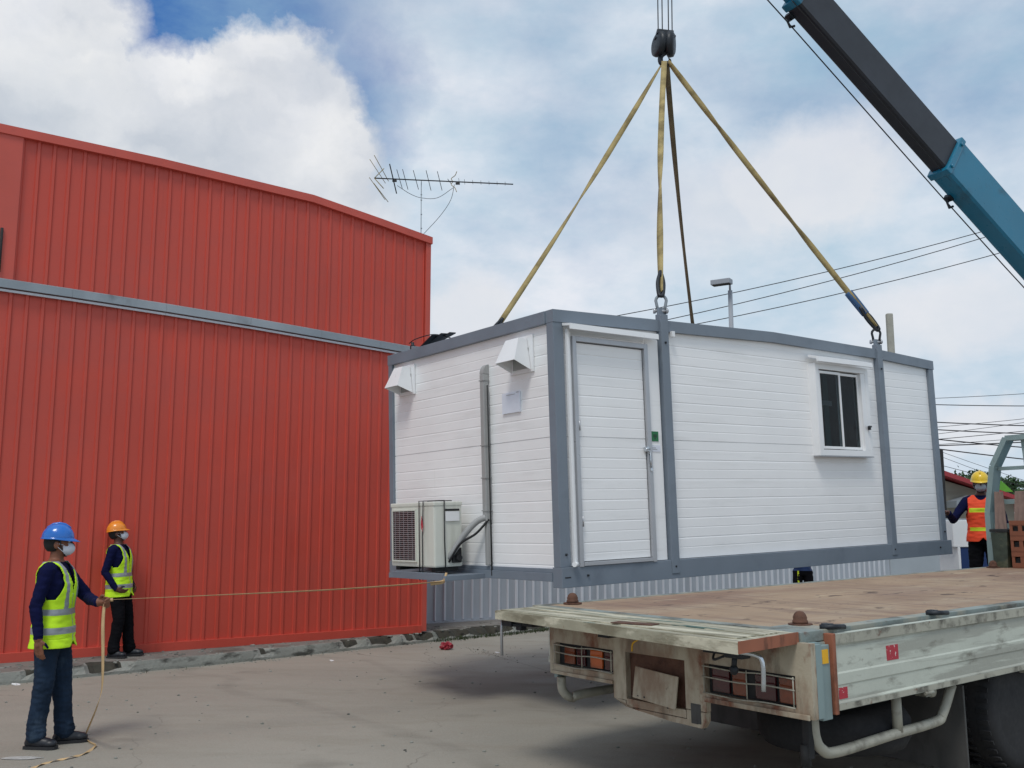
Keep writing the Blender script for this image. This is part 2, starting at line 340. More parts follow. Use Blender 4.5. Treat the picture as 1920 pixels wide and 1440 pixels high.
# ------------------------------------------------------------------ red warehouse
wh = thing('red_warehouse', 'large red ribbed metal warehouse with grey gutter across its wall', 'warehouse', MW)
def topz(x):  # parapet profile along the wall
    P = [(-13, 6.6), (-6.4, 6.86), (-4.4, 6.85), (-2.08, 6.78), (-.9, 6.62), (.02, 6.48)]
    for (a, za), (b, zb) in zip(P, P[1:]):
        if x <= b: return za+(zb-za)*(x-a)/(b-a)
    return P[-1][1]
def gutz(x):
    P = [(-13, 4.93), (-6.3, 4.86), (-3.5, 4.775), (-.31, 4.61), (.03, 4.59)]
    for (a, za), (b, zb) in zip(P, P[1:]):
        if x <= b: return za+(zb-za)*(x-a)/(b-a)
    return P[-1][1]
def ribwall(bm, x0, x1, z0, ztop, sp=.188, y0=0.0):
    # standing ribs: narrow trapezoid every sp, low swage between
    prof = []; x = x0
    while x < x1-.001:
        e = min(x+sp, x1); prof += [(x, 0), (x+.010, -.019), (x+.044, -.019), (x+.058, 0)]
        x = e
    prof.append((x1, 0)); prof = [p for p in prof if p[0] <= x1]
    lo = [bm.verts.new((x, y0+y, z0(x) if callable(z0) else z0)) for x, y in prof]; hi = [bm.verts.new((x, y0+y, ztop(x))) for x, y in prof]
    for i in range(len(prof)-1): bm.faces.new((lo[i], lo[i+1], hi[i+1], hi[i]))
bm = B(); ribwall(bm, -6.12, -.07, lambda x: gutz(x)-.06, lambda x: topz(x)-.09); obj('upper_cladding', bm, m_red, wh, False)
bm = B(); ribwall(bm, -12.9, -.07, .24, lambda x: gutz(x)-.07); obj('lower_cladding', bm, m_red, wh, False)
bm = B(); bb(bm, -12.9, -6.10, -.05, .05, 4.80, 6.76); obj('flat_panel', bm, m_redtrim, wh)
bm = B()
xs = [-12.95, -6.4, -4.4, -2.08, -1.5, -.9, -.4, .03]
for a, b in zip(xs, xs[1:]): prism(bm, [(a, -.075, topz(a)-.115), (b, -.075, topz(b)-.115), (b, -.075, topz(b)), (a, -.075, topz(a))], (0, .28, 0))
obj('parapet_flashing', bm, m_redtrim, wh)
bm = B(); bb(bm, -.072, .018, -.045, .1, .15, 6.40, .004); obj('corner_trim', bm, m_redtrim, wh)
bm = B(); bb(bm, -12.9, -.075, -.055, .04, .13, .245, .004); obj('base_trim', bm, m_red, wh)
gx = [-12.95, -9.5, -6.9, -5.4, -4.2, -3.0, -1.9, -.9, .03]
for nm_, prof, mt_ in (('gutter', [(-.02, 0), (-.085, 0), (-.10, -.012), (-.10, -.115), (-.02, -.115)], m_zinc), ('lower_flashing', [(-.03, -.128), (-.062, -.128), (-.062, -.158), (-.03, -.158)], m_fencerib)):
    bm = B()
    for a, b in zip(gx, gx[1:]): prism(bm, [(a+.001, y, gutz(a)+zz) for y, zz in prof], (b-a-.002, 0, gutz(b)-gutz(a)))
    obj(nm_, bm, mt_, wh)
bm = B(); bb(bm, -12.95, .0, .12, 14, .13, 4.5); bb(bm, -12.95, .0, .21, 14, 4.5, 6.3); obj('side_and_back_wall', bm, m_red, wh)
bm = B()
for i in range(40): bb(bm, -.001+.001, .03, .3+i*.34, .36+i*.34, .14, 6.25)
obj('side_wall_rib', bm, m_red, wh)
bm = B(); prism(bm, [(-13, .2, 6.3), (0, .2, 6.3), (0, 14, 6.0), (-13, 14, 6.0)], (0, 0, .08)); obj('roof', bm, m_zinc, wh)
# dark vertical streak fittings at the left edge
bm = B(); tube(bm, [(-6.27, -.07, 4.93), (-6.27, -.07, 5.5)], .018, 8); obj('vent_rod', bm, m_chass, wh)
# ------------------------------------------------------------------ fence behind
F0 = V((-1.49, 16.905, 0)); FX = V((1.878, 1.238, 0)).normalized(); FY = V((-FX.y, FX.x, 0)); MF = mtx(F0, FX, FY, V((0, 0, 1)))
fe = thing('metal_fence', 'grey ribbed metal sheet fence behind the lifted cabin', 'fence', MF)
bm = B(); bb(bm, -1.2, 12.7, 0, .03, .16, 1.93); obj('sheet', bm, m_fence, fe)
bm = B()
for i in range(75):
    x = -1.1+i*.186; w = .012 if i % 4 else .02
    if x > 12.6: break
    prism(bm, [(x-w-.008, 0, .17), (x-w, -.03, .17), (x+w, -.03, .17), (x+w+.008, 0, .17)], (0, 0, 1.75))
obj('fence_rib', bm, m_fencerib, fe)
bm = B(); bb(bm, -1.2, 12.7, -.05, .05, 1.925, 1.97); obj('top_rail', bm, m_fencerib, fe)
bm = B(); bb(bm, -1.2, 12.7, -.05, .04, .10, .158); obj('base_rail', bm, m_fence, fe)
bm = B(); bb(bm, 12.72, 17.0, -.02, .05, .0, 1.95, .01); obj('flat_end_panel', bm, m_pale, fe)
for i in range(8): bm = B(); bb(bm, -1.0+i*2.2, -.93+i*2.2, .055, .12, 0, 1.92); obj('fence_post', bm, m_fence, fe)
# ------------------------------------------------------------------ portable cabin
ca, cb, cc = frame((-449, 1003), (3362, 899))
CQ = ony(1035, 580, 9.05) - cc*2.6
MC = mtx(CQ, cb, ca, cc); LC, WC, HC = 6.73, 3.05, 2.6
cab = thing('portable_cabin', 'white panelled portable cabin with grey steel frame hanging from slings', 'cabin', MC)
def camber(x):
    P = [(0, 0), (1.48, .04), (3.3, .085), (5.45, .055), (6.75, .0)]
    for (a, za), (b, zb) in zip(P, P[1:]):
        if x <= b: return za+(zb-za)*(x-a)/(b-a)
    return 0
# grooved sandwich panels
SEAM = 1.395
def groove_prof(z0, z1):
    out = [(z0, 0)]; zs = []
    z = SEAM
    k = 0
    while z > z0-.2: zs.append((z, k)); z -= .0995; k += 1
    z = SEAM+.0995; k = 1
    while z < z1+.2: zs.append((z, k)); z += .0995; k += 1
    for z, k in sorted(zs):
        if z0+.02 < z < z1-.02:
            if k == 0: out += [(z-.004, 0), (z-.003, .012), (z+.003, .012), (z+.004, 0)]
            elif k % 2: out += [(z-.008, 0), (z-.003, .0015), (z+.002, .0015), (z+.005, 0)]
            else: out += [(z-.014, 0), (z-.003, .0030), (z+.001, .0030), (z+.004, 0)]
    return out+[(z1, 0)]
def gpanel(bm, u0, u1, z0, z1, side):
    P = groove_prof(z0, z1)
    if side == 'side': prof_sheet(bm, [(0, .025+d, z) for z, d in P], (u0, 0, 0), (u1, 0, 0))
    else: prof_sheet(bm, [(.025+d, 0, z) for z, d in P], (0, u0, 0), (0, u1, 0))
WX0, WX1, WZ0, WZ1 = 4.02, 5.0, 1.33, 2.31
bm = B()
gpanel(bm, .1, WX0, .19, 2.575, 'side'); gpanel(bm, WX1, 6.66, .19, 2.575, 'side'); gpanel(bm, WX0, WX1, .19, WZ0, 'side'); gpanel(bm, WX0, WX1, WZ1, 2.575, 'side')
obj('long_wall', bm, m_white, cab, False)
bm = B(); gpanel(bm, .07, 3.0, .15, 2.55, 'end'); obj('end_wall', bm, m_white, cab, False)
bm = B(); bb(bm, .1, 6.66, 2.95, 3.02, .1, 2.55); bb(bm, 6.62, 6.70, .05, 3.0, .1, 2.55); obj('back_wall', bm, m_white, cab)
bm = B(); bb(bm, .05, 6.66, .05, 3.0, .08, .14); obj('floor', bm, m_frame, cab)
# roof with crown
bm = B()
for a, b in [(0.05, 1.48), (1.48, 3.3), (3.3, 5.45), (5.45, 6.68)]:
    prism(bm, [(a, .06, 2.5+camber(a)), (b, .06, 2.5+camber(b)), (b, .06, 2.56+camber(b)), (a, .06, 2.56+camber(a))], (0, 2.93, 0))
obj('roof', bm, m_frame, cab)
def hbeam(y0, y1, zb, zt, name):
    bm = B()
    xs = [-.01, 1.41, 1.55, 3.3, 5.36, 5.50, 6.745]
    for a, b in zip(xs, xs[1:]): prism(bm, [(a, y0, zb+camber(a)), (b, y0, zb+camber(b)), (b, y0, zt+camber(b)), (a, y0, zt+camber(a))], (0, y1-y0, 0))
    bmesh.ops.remove_doubles(bm, verts=bm.verts, dist=.0005)
    return obj(name, bm, m_frame, cab)
hbeam(-.02, .09, 2.48, 2.60, 'top_beam'); hbeam(2.97, 3.07, 2.48, 2.60, 'top_beam')
bm = B(); bb(bm, -.022, .07, .092, 2.968, 2.475, 2.598, .004); obj('top_beam', bm, m_frame, cab)
bm = B(); bb(bm, 6.66, 6.747, .092, 2.968, 2.475, 2.598, .004); obj('top_beam', bm, m_frame, cab)
bm = B(); bb(bm, -.012, 6.80, -.035, .10, 0.0, .185, .004); obj('bottom_beam', bm, m_frame, cab)
bm = B(); bb(bm, -.012, 6.78, 2.96, 3.07, 0.0, .185, .004); obj('bottom_beam', bm, m_frame, cab)
bm = B(); bb(bm, -.022, .09, .102, 2.958, .055, .135, .004); bb(bm, -.008, .04, .102, 2.958, .136, .172, .003); obj('bottom_beam', bm, m_frame, cab)
bm = B(); bb(bm, 6.66, 6.79, .102, 2.958, .03, .165, .004); obj('bottom_beam', bm, m_frame, cab)
for x0, x1, y0, y1 in ((-.008, .118, -.014, .085), (6.62, 6.735, -.014, .085), (-.008, .118, 2.975, 3.06), (6.62, 6.735, 2.975, 3.06)):
    bm = B(); bb(bm, x0, x1, y0, y1, .186, 2.482, .004); obj('corner_post', bm, m_frame, cab)
for xx in (1.48, 5.43):
    for y in (0, 1):
        bm = B(); yy = (-.044, .03) if y == 0 else (3.0, 3.085)
        bb(bm, xx-.055, xx+.055, yy[0], yy[1], .05, 2.66+camber(xx)-.0, .004)
        obj('middle_post', bm, m_frame, cab)
        bm = B(); yc = sum(yy)/2
        prism(bm, [(xx-.055, yc-.015, 2.655+camber(xx)), (xx+.055, yc-.015, 2.655+camber(xx)), (xx+.045, yc-.015, 2.73+camber(xx)), (xx-.045, yc-.015, 2.73+camber(xx))], (0, .03, 0))
        obj('lifting_lug', bm, m_frame, cab)
# bolts and plates on beam
bm = B()
bb(bm, 1.58, 1.62, -.055, -.02, 2.47, 2.53, .003)
obj('junction_box', bm, m_whitep, cab)
# door
dr = B(); prof_sheet(dr, [(0, -.012+d, z) for z, d in groove_prof(.23, 2.30)], (.26, 0, 0), (1.155, 0, 0)); door = obj('door', dr, m_white, cab, False)
bm = B()
bb(bm, .255, .265, -.02, .02, .225, 2.305); bb(bm, .205, .252, -.045, .03, .18, 2.36, .003); bb(bm, 1.162, 1.215, -.045, .03, .18, 2.36, .003)
bb(bm, .253, 1.161, -.045, .03, 2.31, 2.36, .003); bb(bm, .253, 1.161, -.05, .03, .187, .222, .003)
obj('door_frame', bm, m_alu, door)
bm = B(); bb(bm, .185, .203, -.018, .03, .19, 2.40); bb(bm, 1.218, 1.40, -.006, .03, .19, 2.42, .002); obj('door_surround', bm, m_white, door)
bm = B(); bb(bm, .135, .165, -.05, -.015, .19, 2.42, .004); obj('downpipe', bm, m_whitep, cab)
bm = B(); tube(bm, [(.15, -.06, .21), (.10, -.08, .21)], .024, 10); obj('pipe_outlet', bm, m_whitep, cab)
bm = B()  # awning over door : slim sloping channel
prism(bm, [(.10, -.022, 2.475), (.10, -.14, 2.455), (.10, -.145, 2.40), (.10, -.13, 2.40), (.10, -.125, 2.435), (.10, -.022, 2.45)], (1.18, 0, 0)); bb(bm, 1.285, 1.36, -.07, -.02, 2.43, 2.47, .004)
obj('door_canopy', bm, m_whitep, cab)
bm = B(); box(bm, (1.145, -.035, 1.29), (.045, .04, .05), None, .008); tube(bm, [(1.145, -.05, 1.29), (1.145, -.075, 1.29), (1.09, -.08, 1.285)], .011, 10); tube(bm, [(1.175, -.052, 1.26), (1.18, -.052, 1.10)], .006, 8); box(bm, (1.185, -.05, 1.085), (.028, .02, .03), None, .004)
obj('handle', bm, m_chrome, door)
for z in (.6, 1.5):
    bm = B(); tube(bm, [(.257, -.046, z-.05), (.257, -.046, z+.05)], .007, 8); obj('hinge', bm, m_alu, door)
bm = B(); bb(bm, 1.25, 1.345, -.012, -.0065, 1.375, 1.475); s_ = obj('green_sign', bm, m_green, cab)
bm = B(); bb(bm, 1.275, 1.32, -.0145, -.0125, 1.415, 1.445); bb(bm, 1.29, 1.30, -.0145, -.0125, 1.395, 1.412); obj('sign_symbol', bm, m_dgreen, s_)
bm = B(); bb(bm, 1.235, 1.365, -.012, -.0065, 1.27, 1.335); s_ = obj('nameplate', bm, m_paper, cab)
bm = B(); bb(bm, 1.245, 1.30, -.014, -.0125, 1.306, 1.311); bb(bm, 1.245, 1.32, -.014, -.0125, 1.290, 1.295); obj('print_line', bm, m_grey, s_)
# window (proud box, sliding sashes)
wn_bm = B()
ow = dict(x0=3.97, x1=5.06, z0=1.27, z1=2.37)
def rectring(bm, x0, x1, z0, z1, t, y0, y1, bev=.003):
    bb(bm, x0, x0+t, y0, y1, z0, z1, bev); bb(bm, x1-t, x1, y0, y1, z0, z1, bev)
    bb(bm, x0+t, x1-t, y0, y1, z0, z0+t, bev); bb(bm, x0+t, x1-t, y0, y1, z1-t, z1, bev)
rectring(wn_bm, ow['x0'], ow['x1'], ow['z0'], ow['z1'], .07, -.078, .10)
win = obj('window', wn_bm, m_whitep, cab)
for x0, x1, y in ((4.05, 4.49, -.05), (4.46, 4.90, -.025)):
    bm = B(); rectring(bm, x0, x1, 1.35, 2.285, .032, y-.012, y+.012); s_ = obj('sash', bm, m_whitep, win)
    bm = B(); bb(bm, x0+.03, x1-.03, y-.003, y+.003, 1.38, 2.256); obj('pane', bm, m_glass, s_)
bm = B(); box(bm, (4.975, -.10, 1.62), (.03, .03, .05), None, .005); box(bm, (4.955, -.125, 1.635), (.06, .012, .02), None, .004); obj('latch', bm, m_black, win)
bm = B(); bb(bm, 4.901, 4.99, -.075, .0, 1.341, 2.299, .003); obj('track', bm, m_whitep, win)
bm = B(); prism(bm, [(3.93, -.02, 2.47), (3.93, -.16, 2.43), (3.93, -.165, 2.375), (3.93, -.14, 2.375), (3.93, -.13, 2.41), (3.93, -.02, 2.44)], (1.12, 0, 0)); obj('window_canopy', bm, m_whitep, cab)
bm = B(); bb(bm, 3.968, 5.062, -.082, .02, 1.258, 1.268, .002); obj('sill', bm, m_alu, win)
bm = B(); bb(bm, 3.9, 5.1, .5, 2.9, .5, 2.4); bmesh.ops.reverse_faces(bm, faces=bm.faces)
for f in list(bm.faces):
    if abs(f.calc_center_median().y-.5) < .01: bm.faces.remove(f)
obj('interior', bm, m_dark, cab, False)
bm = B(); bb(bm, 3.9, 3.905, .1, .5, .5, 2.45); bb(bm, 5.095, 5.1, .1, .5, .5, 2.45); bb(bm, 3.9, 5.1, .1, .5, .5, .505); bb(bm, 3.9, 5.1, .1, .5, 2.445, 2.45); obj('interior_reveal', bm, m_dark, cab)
bm = B()
prof_sheet(bm, [(4.44+.1*i/8, .16+.015*(i % 2), 0) for i in range(9)], (0, 0, 1.37), (0, 0, 2.3)); obj('curtain', bm, m_teal, win, False)
bm = B(); bb(bm, 4.37, 4.56, .13, .15, 1.9, 1.96); obj('curtain_tie', bm, m_grey, win)
# end-wall fittings
def hood(y0, y1, zt, zb):
    bm = B(); bb(bm, .005, .022, y0-.03, y1+.03, zb-.02, zt+.03, .002)
    # flared shell: narrow at top, wide at bottom lip
    yi0, yi1 = y0+.05, y1-.05; zm = zt-.23
    T = [(-.0, yi0, zt), (-.0, yi1, zt), (-.10, yi1, zt), (-.10, yi0, zt)]
    Bt = [(0, y0-.0, zb), (0, y1, zb), (-.20, y1, zm), (-.20, y0, zm)]
    t = [bm.verts.new(p) for p in T]; b_ = [bm.verts.new(p) for p in Bt]
    bm.faces.new(t)
    for i in range(4):
        if i != 0: bm.faces.new((t[i], t[(i+1) % 4], b_[(i+1) % 4], b_[i]))
    h = obj('vent_hood', bm, m_whitep, cab)
    sol = h.modifiers.new('s', 'SOLIDIFY'); sol.thickness = .004
    bm = B(); bb(bm, -.004, .004, y0+.03, y1-.03, zb+.02, zb+.22); obj('vent_opening', bm, m_grey, h)
hood(.35, .66, 2.385, 2.07); hood(2.53, 2.82, 2.40, 2.10)
bm = B()
bb(bm, -.05, .02, 1.07, 1.14, .62, 2.12, .012)
prism(bm, [(.022-.069*cos(k*pi/16), 1.071, 2.121+.10*sin(k*pi/16)) for k in range(9)]+[(.022, 1.071, 2.121)], (0, .068, 0))
bb(bm, -.035, .02, 1.08, 1.13, .18, .61, .008)
for z in (.72, 1.05, 1.38, 2.05): bb(bm, -.056, .02, 1.064, 1.146, z, z+.010)
tr_ = obj('pipe_trunking', bm, m_grey, cab)
bm = B(); tube(bm, [(-.02, 1.042, .08), (-.02, 1.042, 1.2), (-.02, 1.046, 2.0)], .007, 8); obj('drain_pipe', bm, m_chass, cab)
bm = B(); tube(bm, smoothpath([(-.03, 1.10, .66), (-.09, 1.18, .62), (-.17, 1.28, .50), (-.24, 1.38, .34), (-.27, 1.44, .26)]), .032, 10); obj('insulated_pipe', bm, m_grey, cab)
bm = B(); tube(bm, smoothpath([(-.02, 1.07, .64), (-.12, 1.16, .50), (-.22, 1.30, .40), (-.28, 1.42, .22)]), .012, 8); obj('copper_line', bm, m_chass, cab)
bm = B(); bb(bm, .006, .023, .55, .835, 1.68, 1.885); n_ = obj('paper_notice', bm, m_paper, cab)
bm = B(); bb(bm, .003, .0055, .56, .60, 1.874, 1.88); bb(bm, .003, .0055, .62, .76, 1.86, 1.864); obj('print_line', bm, m_grey, n_)
# shelf for the unit
bm = B(); bb(bm, -.50, -.023, 1.16, 1.21, .05, .10, .003); bb(bm, -.50, -.023, 2.20, 2.25, .05, .10, .003); bb(bm, -.502, -.44, 1.211, 2.199, .052, .120, .003); bb(bm, -.439, -.024, 1.211, 2.199, .085, .097)
obj('unit_shelf', bm, m_frame, cab)
# ------------------------------------------------------------------ air conditioner
MA = MC @ Matrix.Translation((-.45, 1.42, .13))
ac = thing('air_conditioner', 'cream outdoor air conditioner unit strapped to the shelf of the cabin', 'air conditioner', MA)
bm = B(); bb(bm, .0, .34, .0, .85, .04, .69, .018); bb(bm, -.006, .346, -.006, .856, .655, .70, .012); obj('casing', bm, m_ac, ac)
bm = B(); rectring(bm, 0, 1, 0, 1, .1, 0, 1, 0) if False else None
bb(bm, -.016, 0, .33, .345, .09, .63); bb(bm, -.016, 0, .80, .815, .09, .63); bb(bm, -.016, 0, .345, .80, .09, .105); bb(bm, -.016, 0, .345, .80, .615, .63)
obj('grille_frame', bm, m_ac, ac)
bm = B(); bb(bm, -.003, -.001, .346, .799, .106, .614); obj('coil', bm, m_black, ac)
bm = B()
for i in range(24): z = .118+i*.0208; bb(bm, -.012, -.007, .346, .799, z, z+.0065)
for i in range(5): y = .40+i*.085; bb(bm, -.015, -.0125, y, y+.005, .106, .614)
obj('grille', bm, m_alu, ac)
for y_ in (.07, .77): bm = B(); bb(bm, .03, .30, y_-.04, y_+.04, .0, .039); obj('foot', bm, m_chass, ac)
bm = B(); bb(bm, .13, .30, -.014, -.0065, .50, .60, .004); obj('label_plate', bm, m_whitep, ac)
bm = B(); bb(bm, .13, .30, -.016, -.0065, .605, .625); obj('handle_recess', bm, m_chass, ac)
bm = B(); bb(bm, .20, .31, -.03, -.006, .08, .23, .006); lathe(bm, [(.03, -.07), (.034, -.06), (.034, -.02), (.03, -.006)], 14, 'Y', (.26, 0, .13)); obj('valve_cover', bm, m_chass, ac)
for y in (.26, .20):
    bm = B(); tube(bm, [(-.018, y, -.09), (-.018, y, .35), (-.016, y-(.0 if y > .23 else .02), .712), (.35, y, .712)], .0055, 6); obj('tie_strap', bm, m_black, ac)
bm = B(); tube(bm, [(.12, -.018, -.09), (.11, -.018, .3), (.115, -.016, .712), (.115, .3, .712)], .0065, 6); obj('tie_strap', bm, m_black, ac)
bm = B(); prism(bm, [(-.026, .19, .40), (-.026, .215, .45), (-.026, .20, .56), (-.026, .175, .45)], (.004, 0, 0)); obj('ratchet_tag', bm, m_stick, ac)
# scrap on the roof
def croof(px, py, z=2.64): 
    P = onp(px, py, MC @ V((0, 0, z)), cc); return MC.inverted() @ P
sb = thing('roof_bracket', 'dark folded steel brackets lying on the far left roof edge of the cabin', 'bracket', MC @ Matrix.Translation((.25, 2.72, 2.61)))
bm = B()
for i in range(3): box(bm, (.05+.05*i, .05-.1*i, .075+.03*i), (.08, .75, .012), Matrix.Rotation(radians(-14+5*i), 3, 'X') @ Matrix.Rotation(radians(-8), 3, 'Z'))
obj('folded_plate', bm, m_iron, sb)
bm = B(); tube(bm, [(.05, .28, 0), (.05, .28, .17)], .02, 8); tube(bm, smoothpath([(.05, .36, .17), (.05, .2, .20), (.05, -.2, .19), (.1, -.5, .10)]), .006, 6); box(bm, (.05, .28, .09), (.05, .05, .09), None, .008); obj('bracket_post', bm, m_iron, sb)
for y_, h_ in ((.2, .11), (-.35, .07)): bm = B(); bb(bm, 0, .15, y_, y_+.03, -.008, h_); obj('bracket_foot', bm, m_zinc, sb)
# ------------------------------------------------------------------ lifting gear
HK = ony(1247, 112, 12.4)
def ribbon(bm, pts, w, tw, th=.007, mi=0):
    pts = smoothpath(pts, 10); n = len(pts); prev = None
    for i, p in enumerate(pts):
        t = i/(n-1); T = (pts[min(i+1, n-1)]-pts[max(i-1, 0)]).normalized()
        k = t*(len(tw)-1); j = min(int(k), len(tw)-2); a = tw[j]+(tw[j+1]-tw[j])*(k-j)
        u = T.cross(V((0, 1, 0))).normalized(); v = T.cross(u)
        d = u*cos(a)+v*sin(a); e = T.cross(d).normalized()
        ww = w if not isinstance(w, (list, tuple)) else w[min(int(t*len(w)), len(w)-1)]
        cur = [bm.verts.new(p+d*ww/2*sx+e*th/2*sy) for sx, sy in ((-1, -1), (1, -1), (1, 1), (-1, 1))]
        if prev:
            for q in range(4):
                f = bm.faces.new((prev[q], prev[(q+1) % 4], cur[(q+1) % 4], cur[q])); f.material_index = mi; f.smooth = q % 2 == 0
        else: bm.faces.new(cur)
        prev = cur
    bm.faces.new(prev[::-1])
lugs = []
for xx, yy in ((1.48, -.007), (5.43, -.007), (1.48, 3.04), (5.43, 3.04)): lugs.append(MC @ V((xx, yy, 2.70+camber(xx))))
def sling(i, label, off, mat, tw, sag, eye=.34):
    top = HK+V(off); bot = lugs[i]+V((0, 0, .20)); d = bot-top
    e = thing('lifting_sling', label, 'sling', top, 'webbing slings lifting the cabin')
    side = V((-d.x, 0, 0)).normalized() if abs(d.x) > .1 else V((1, 0, 0))
    P = []
    for k in range(7):
        t = k/6; P.append(d*t+V((sag[0], 0, sag[1]))*4*t*(1-t))
    bm = B(); ribbon(bm, P, .074, tw); obj('webbing', bm, mat, e)
    bm = B(); pl = P[-1]+V((0, 0, 0)); dd = (P[-1]-P[-2]).normalized()
    u = dd.cross(V((0, 1, 0))).normalized()
    tube(bm, smoothpath([P[-1]-dd*.32, P[-1]-dd*.15+u*.03, P[-1]+dd*.03+u*.02, P[-1]+dd*.05, P[-1]+dd*.03-u*.02, P[-1]-dd*.15-u*.03, P[-1]-dd*.32]), .022, 8)
    obj('eye_sleeve', bm, m_iron, e)
    return e
sling(0, 'yellow webbing sling running straight down to the shackle above the cabin door', (-.02, -.06, -.05), m_sling, [.15, .35, .1, 1.35, .5, 1.2], (-.03, .0))
s1 = sling(1, 'long slanting webbing sling with blue sleeve, reaching the right shackle', (.035, -.05, -.05), m_sling, [1.3, .15, 1.35, .3, .9, 1.45, .25, .7, 1.2], (-.02, -.0))
sling(2, 'left slanting webbing sling reaching behind the cabin roof', (-.045, 0, -.06), m_sling, [1.3, .4, .2, 1.25, .6, .3, .2], (.02, -.03))
sling(3, 'dark narrow webbing sling hanging just right of the straight yellow one', (.03, .05, -.05), m_slingd, [.1, .5, 1.1, 1.3, 1.2, .9], (-.03, 0))
# blue protective sleeve over slanting sling end
bm = B(); T_ = HK+V((.035, -.05, -.05)); D_ = lugs[1]+V((0, 0, .2))-T_
def s1p(t): return D_*t+V((-.02, 0, 0))*4*t*(1-t)
ribbon(bm, [s1p(.875), s1p(.915), s1p(.955)], .108, [.4, .7, .9], .014); obj('wear_sleeve', bm, m_blueslv, s1)
def shackle(i, label):
    s = thing('bow_shackle', label, 'shackle', lugs[i], 'bow shackles joining slings to the roof lugs')
    bm = B(); pts = [(-.035, 0, 0), (-.045, 0, .06)]+[(.055*cos(a), 0, .11+.055*sin(a)) for a in [pi-pi*k/8 for k in range(9)]]+[(.045, 0, .06), (.035, 0, 0)]
    tube(bm, [V(p) for p in pts], .016, 8); obj('bow', bm, m_zinc if i != 1 else m_iron, s)
    bm = B(); tube(bm, [(-.07, 0, 0), (.075, 0, 0)], .017, 10); lathe(bm, [(.0, -.085), (.028, -.083), (.028, -.06), (.0, -.058)], 10, 'X'); lathe(bm, [(.032, .05), (.032, .066)], 6, 'X'); obj('pin', bm, m_alu, s)
shackle(0, 'silver bow shackle on the roof lug above the cabin door'); shackle(1, 'dark bow shackle on the right roof lug above the window side')
shackle(2, 'shackle behind the roof at the foot of the left slanting sling'); shackle(3, 'shackle behind the roof at the foot of the dark narrow sling')
# loose dark sling tail on the roof at far left lug
bm = B(); p0 = MC.inverted() @ ony(947, 602, 12.0); 
st = ony(942, 603, 11.6); bm2 = B(); box(bm2, (-.07, 0, .0), (.20, .10, .045), Matrix.Rotation(radians(4), 3, 'Y'), .012); box(bm2, (-.16, 0, .01), (.06, .12, .03), Matrix.Rotation(radians(-8), 3, 'Y'), .008); bm.free()
# (rests on the far roof beam, beside the sling foot)
tp = MC @ V((1.18, 2.72, 2.62+camber(1.2))); pt = thing('edge_protector', 'black sling edge protector sticking out on the roof beside the left slanting sling', 'protector', mtx(tp, V((.92, .39, 0)), V((-.39, .92, 0)), V((0, 0, 1))))
obj('pad', bm2, m_black, pt)
# hook block
hb = thing('hook_block', 'black crane hook block with two sheave housings holding the slings', 'hook block', HK)
hz = .0
def disc(c, r, t, tilt):
    bm = B(); lathe(bm, [(.02, -t/2), (r*.75, -t/2), (r*.96, -t*.32), (r, 0), (r*.96, t*.32), (r*.75, t/2), (.02, t/2)], 26, 'X')
    bmesh.ops.transform(bm, matrix=Matrix.Translation(V(c)) @ Matrix.Rotation(tilt, 4, 'Z') @ Matrix.Rotation(radians(4), 4, 'Y'), verts=bm.verts); return bm
sc_ = 1/143.0  # metres per photo pixel at this depth
for cx_, t_, tl in ((-11*sc_, .105, .32), (11*sc_, .115, -.30)):
    obj('sheave_housing', disc((cx_, 0, 32*sc_), .175, t_, tl), m_iron, hb)
bm = B(); box(bm, (0, 0, 52*sc_), (.23, .16, .07), Matrix.Rotation(radians(7), 3, 'Y'), .012); box(bm, (-.01, 0, 32*sc_), (.05, .07, .30), None, .01); box(bm, (.125, 0, 47*sc_), (.05, .06, .03), None, .005); box(bm, (-.125, 0, 44*sc_), (.03, .06, .03), None, .005)
obj('side_plate', bm, m_iron, hb)
bm = B(); tube(bm, [(0, 0, .22), (0, 0, .09)], [.035, .03], 12)
pts = [(0, .09), (-.035, .065), (-.062, .02), (-.058, -.035), (-.02, -.07), (.03, -.066), (.06, -.03), (.066, .01)]
tube(bm, smoothpath([(x, 0, z) for x, z in pts], 5), [.030]*10+[.036]*18+[.036-.0035*k for k in range(8)], 12) if len(smoothpath([(x, 0, z) for x, z in pts], 5)) == 36 else None
obj('hook', bm, m_iron, hb)
bm = B(); box(bm, (.045, 0, .05), (.012, .03, .10), Matrix.Rotation(radians(-15), 3, 'Y'), .003); obj('safety_latch', bm, m_iron, hb)
# ------------------------------------------------------------------ crane
BP1 = ony(1522, 12, 13.4); BP2 = ony(1920, 463, 15.5); BD = (BP2-BP1).normalized()
BF = BP1+BD*((2.3-BP1.z)/BD.z); BT = BP1-BD*3.35
BUp = (V((0, 0, 1))-BD*BD.z).normalized(); BSd = BD.cross(BUp).normalized()
MB_ = mtx(BT, BD, BSd, BUp)   # x runs down the boom from tip to foot
cr = thing('mobile_crane', 'mobile crane with dark telescopic boom and teal base section reaching over the cabin', 'crane', MB_)
blen = (BF-BT).length
def bpos(px, py): return (MB_.inverted() @ onp(px, py, BP1, BSd)).x
xj1 = bpos(1506, -24); xj2 = bpos(1777, 296)
def boomsec(x0, x1, w, h, name, mat):
    bm = B(); c_ = .10*w; pr = [(-w/2, h/2-.03), (-w/2+.03, h/2), (w/2-.03, h/2), (w/2, h/2-.03), (w/2, -h/2+c_), (w/2-c_, -h/2), (-w/2+c_, -h/2), (-w/2, -h/2+c_)]
    prism(bm, [(x0, y, z) for y, z in pr], (x1-x0, 0, 0)); return obj(name, bm, mat, cr)
boomsec(.15, xj1+.2, .22, .50, 'inner_boom', m_teals)
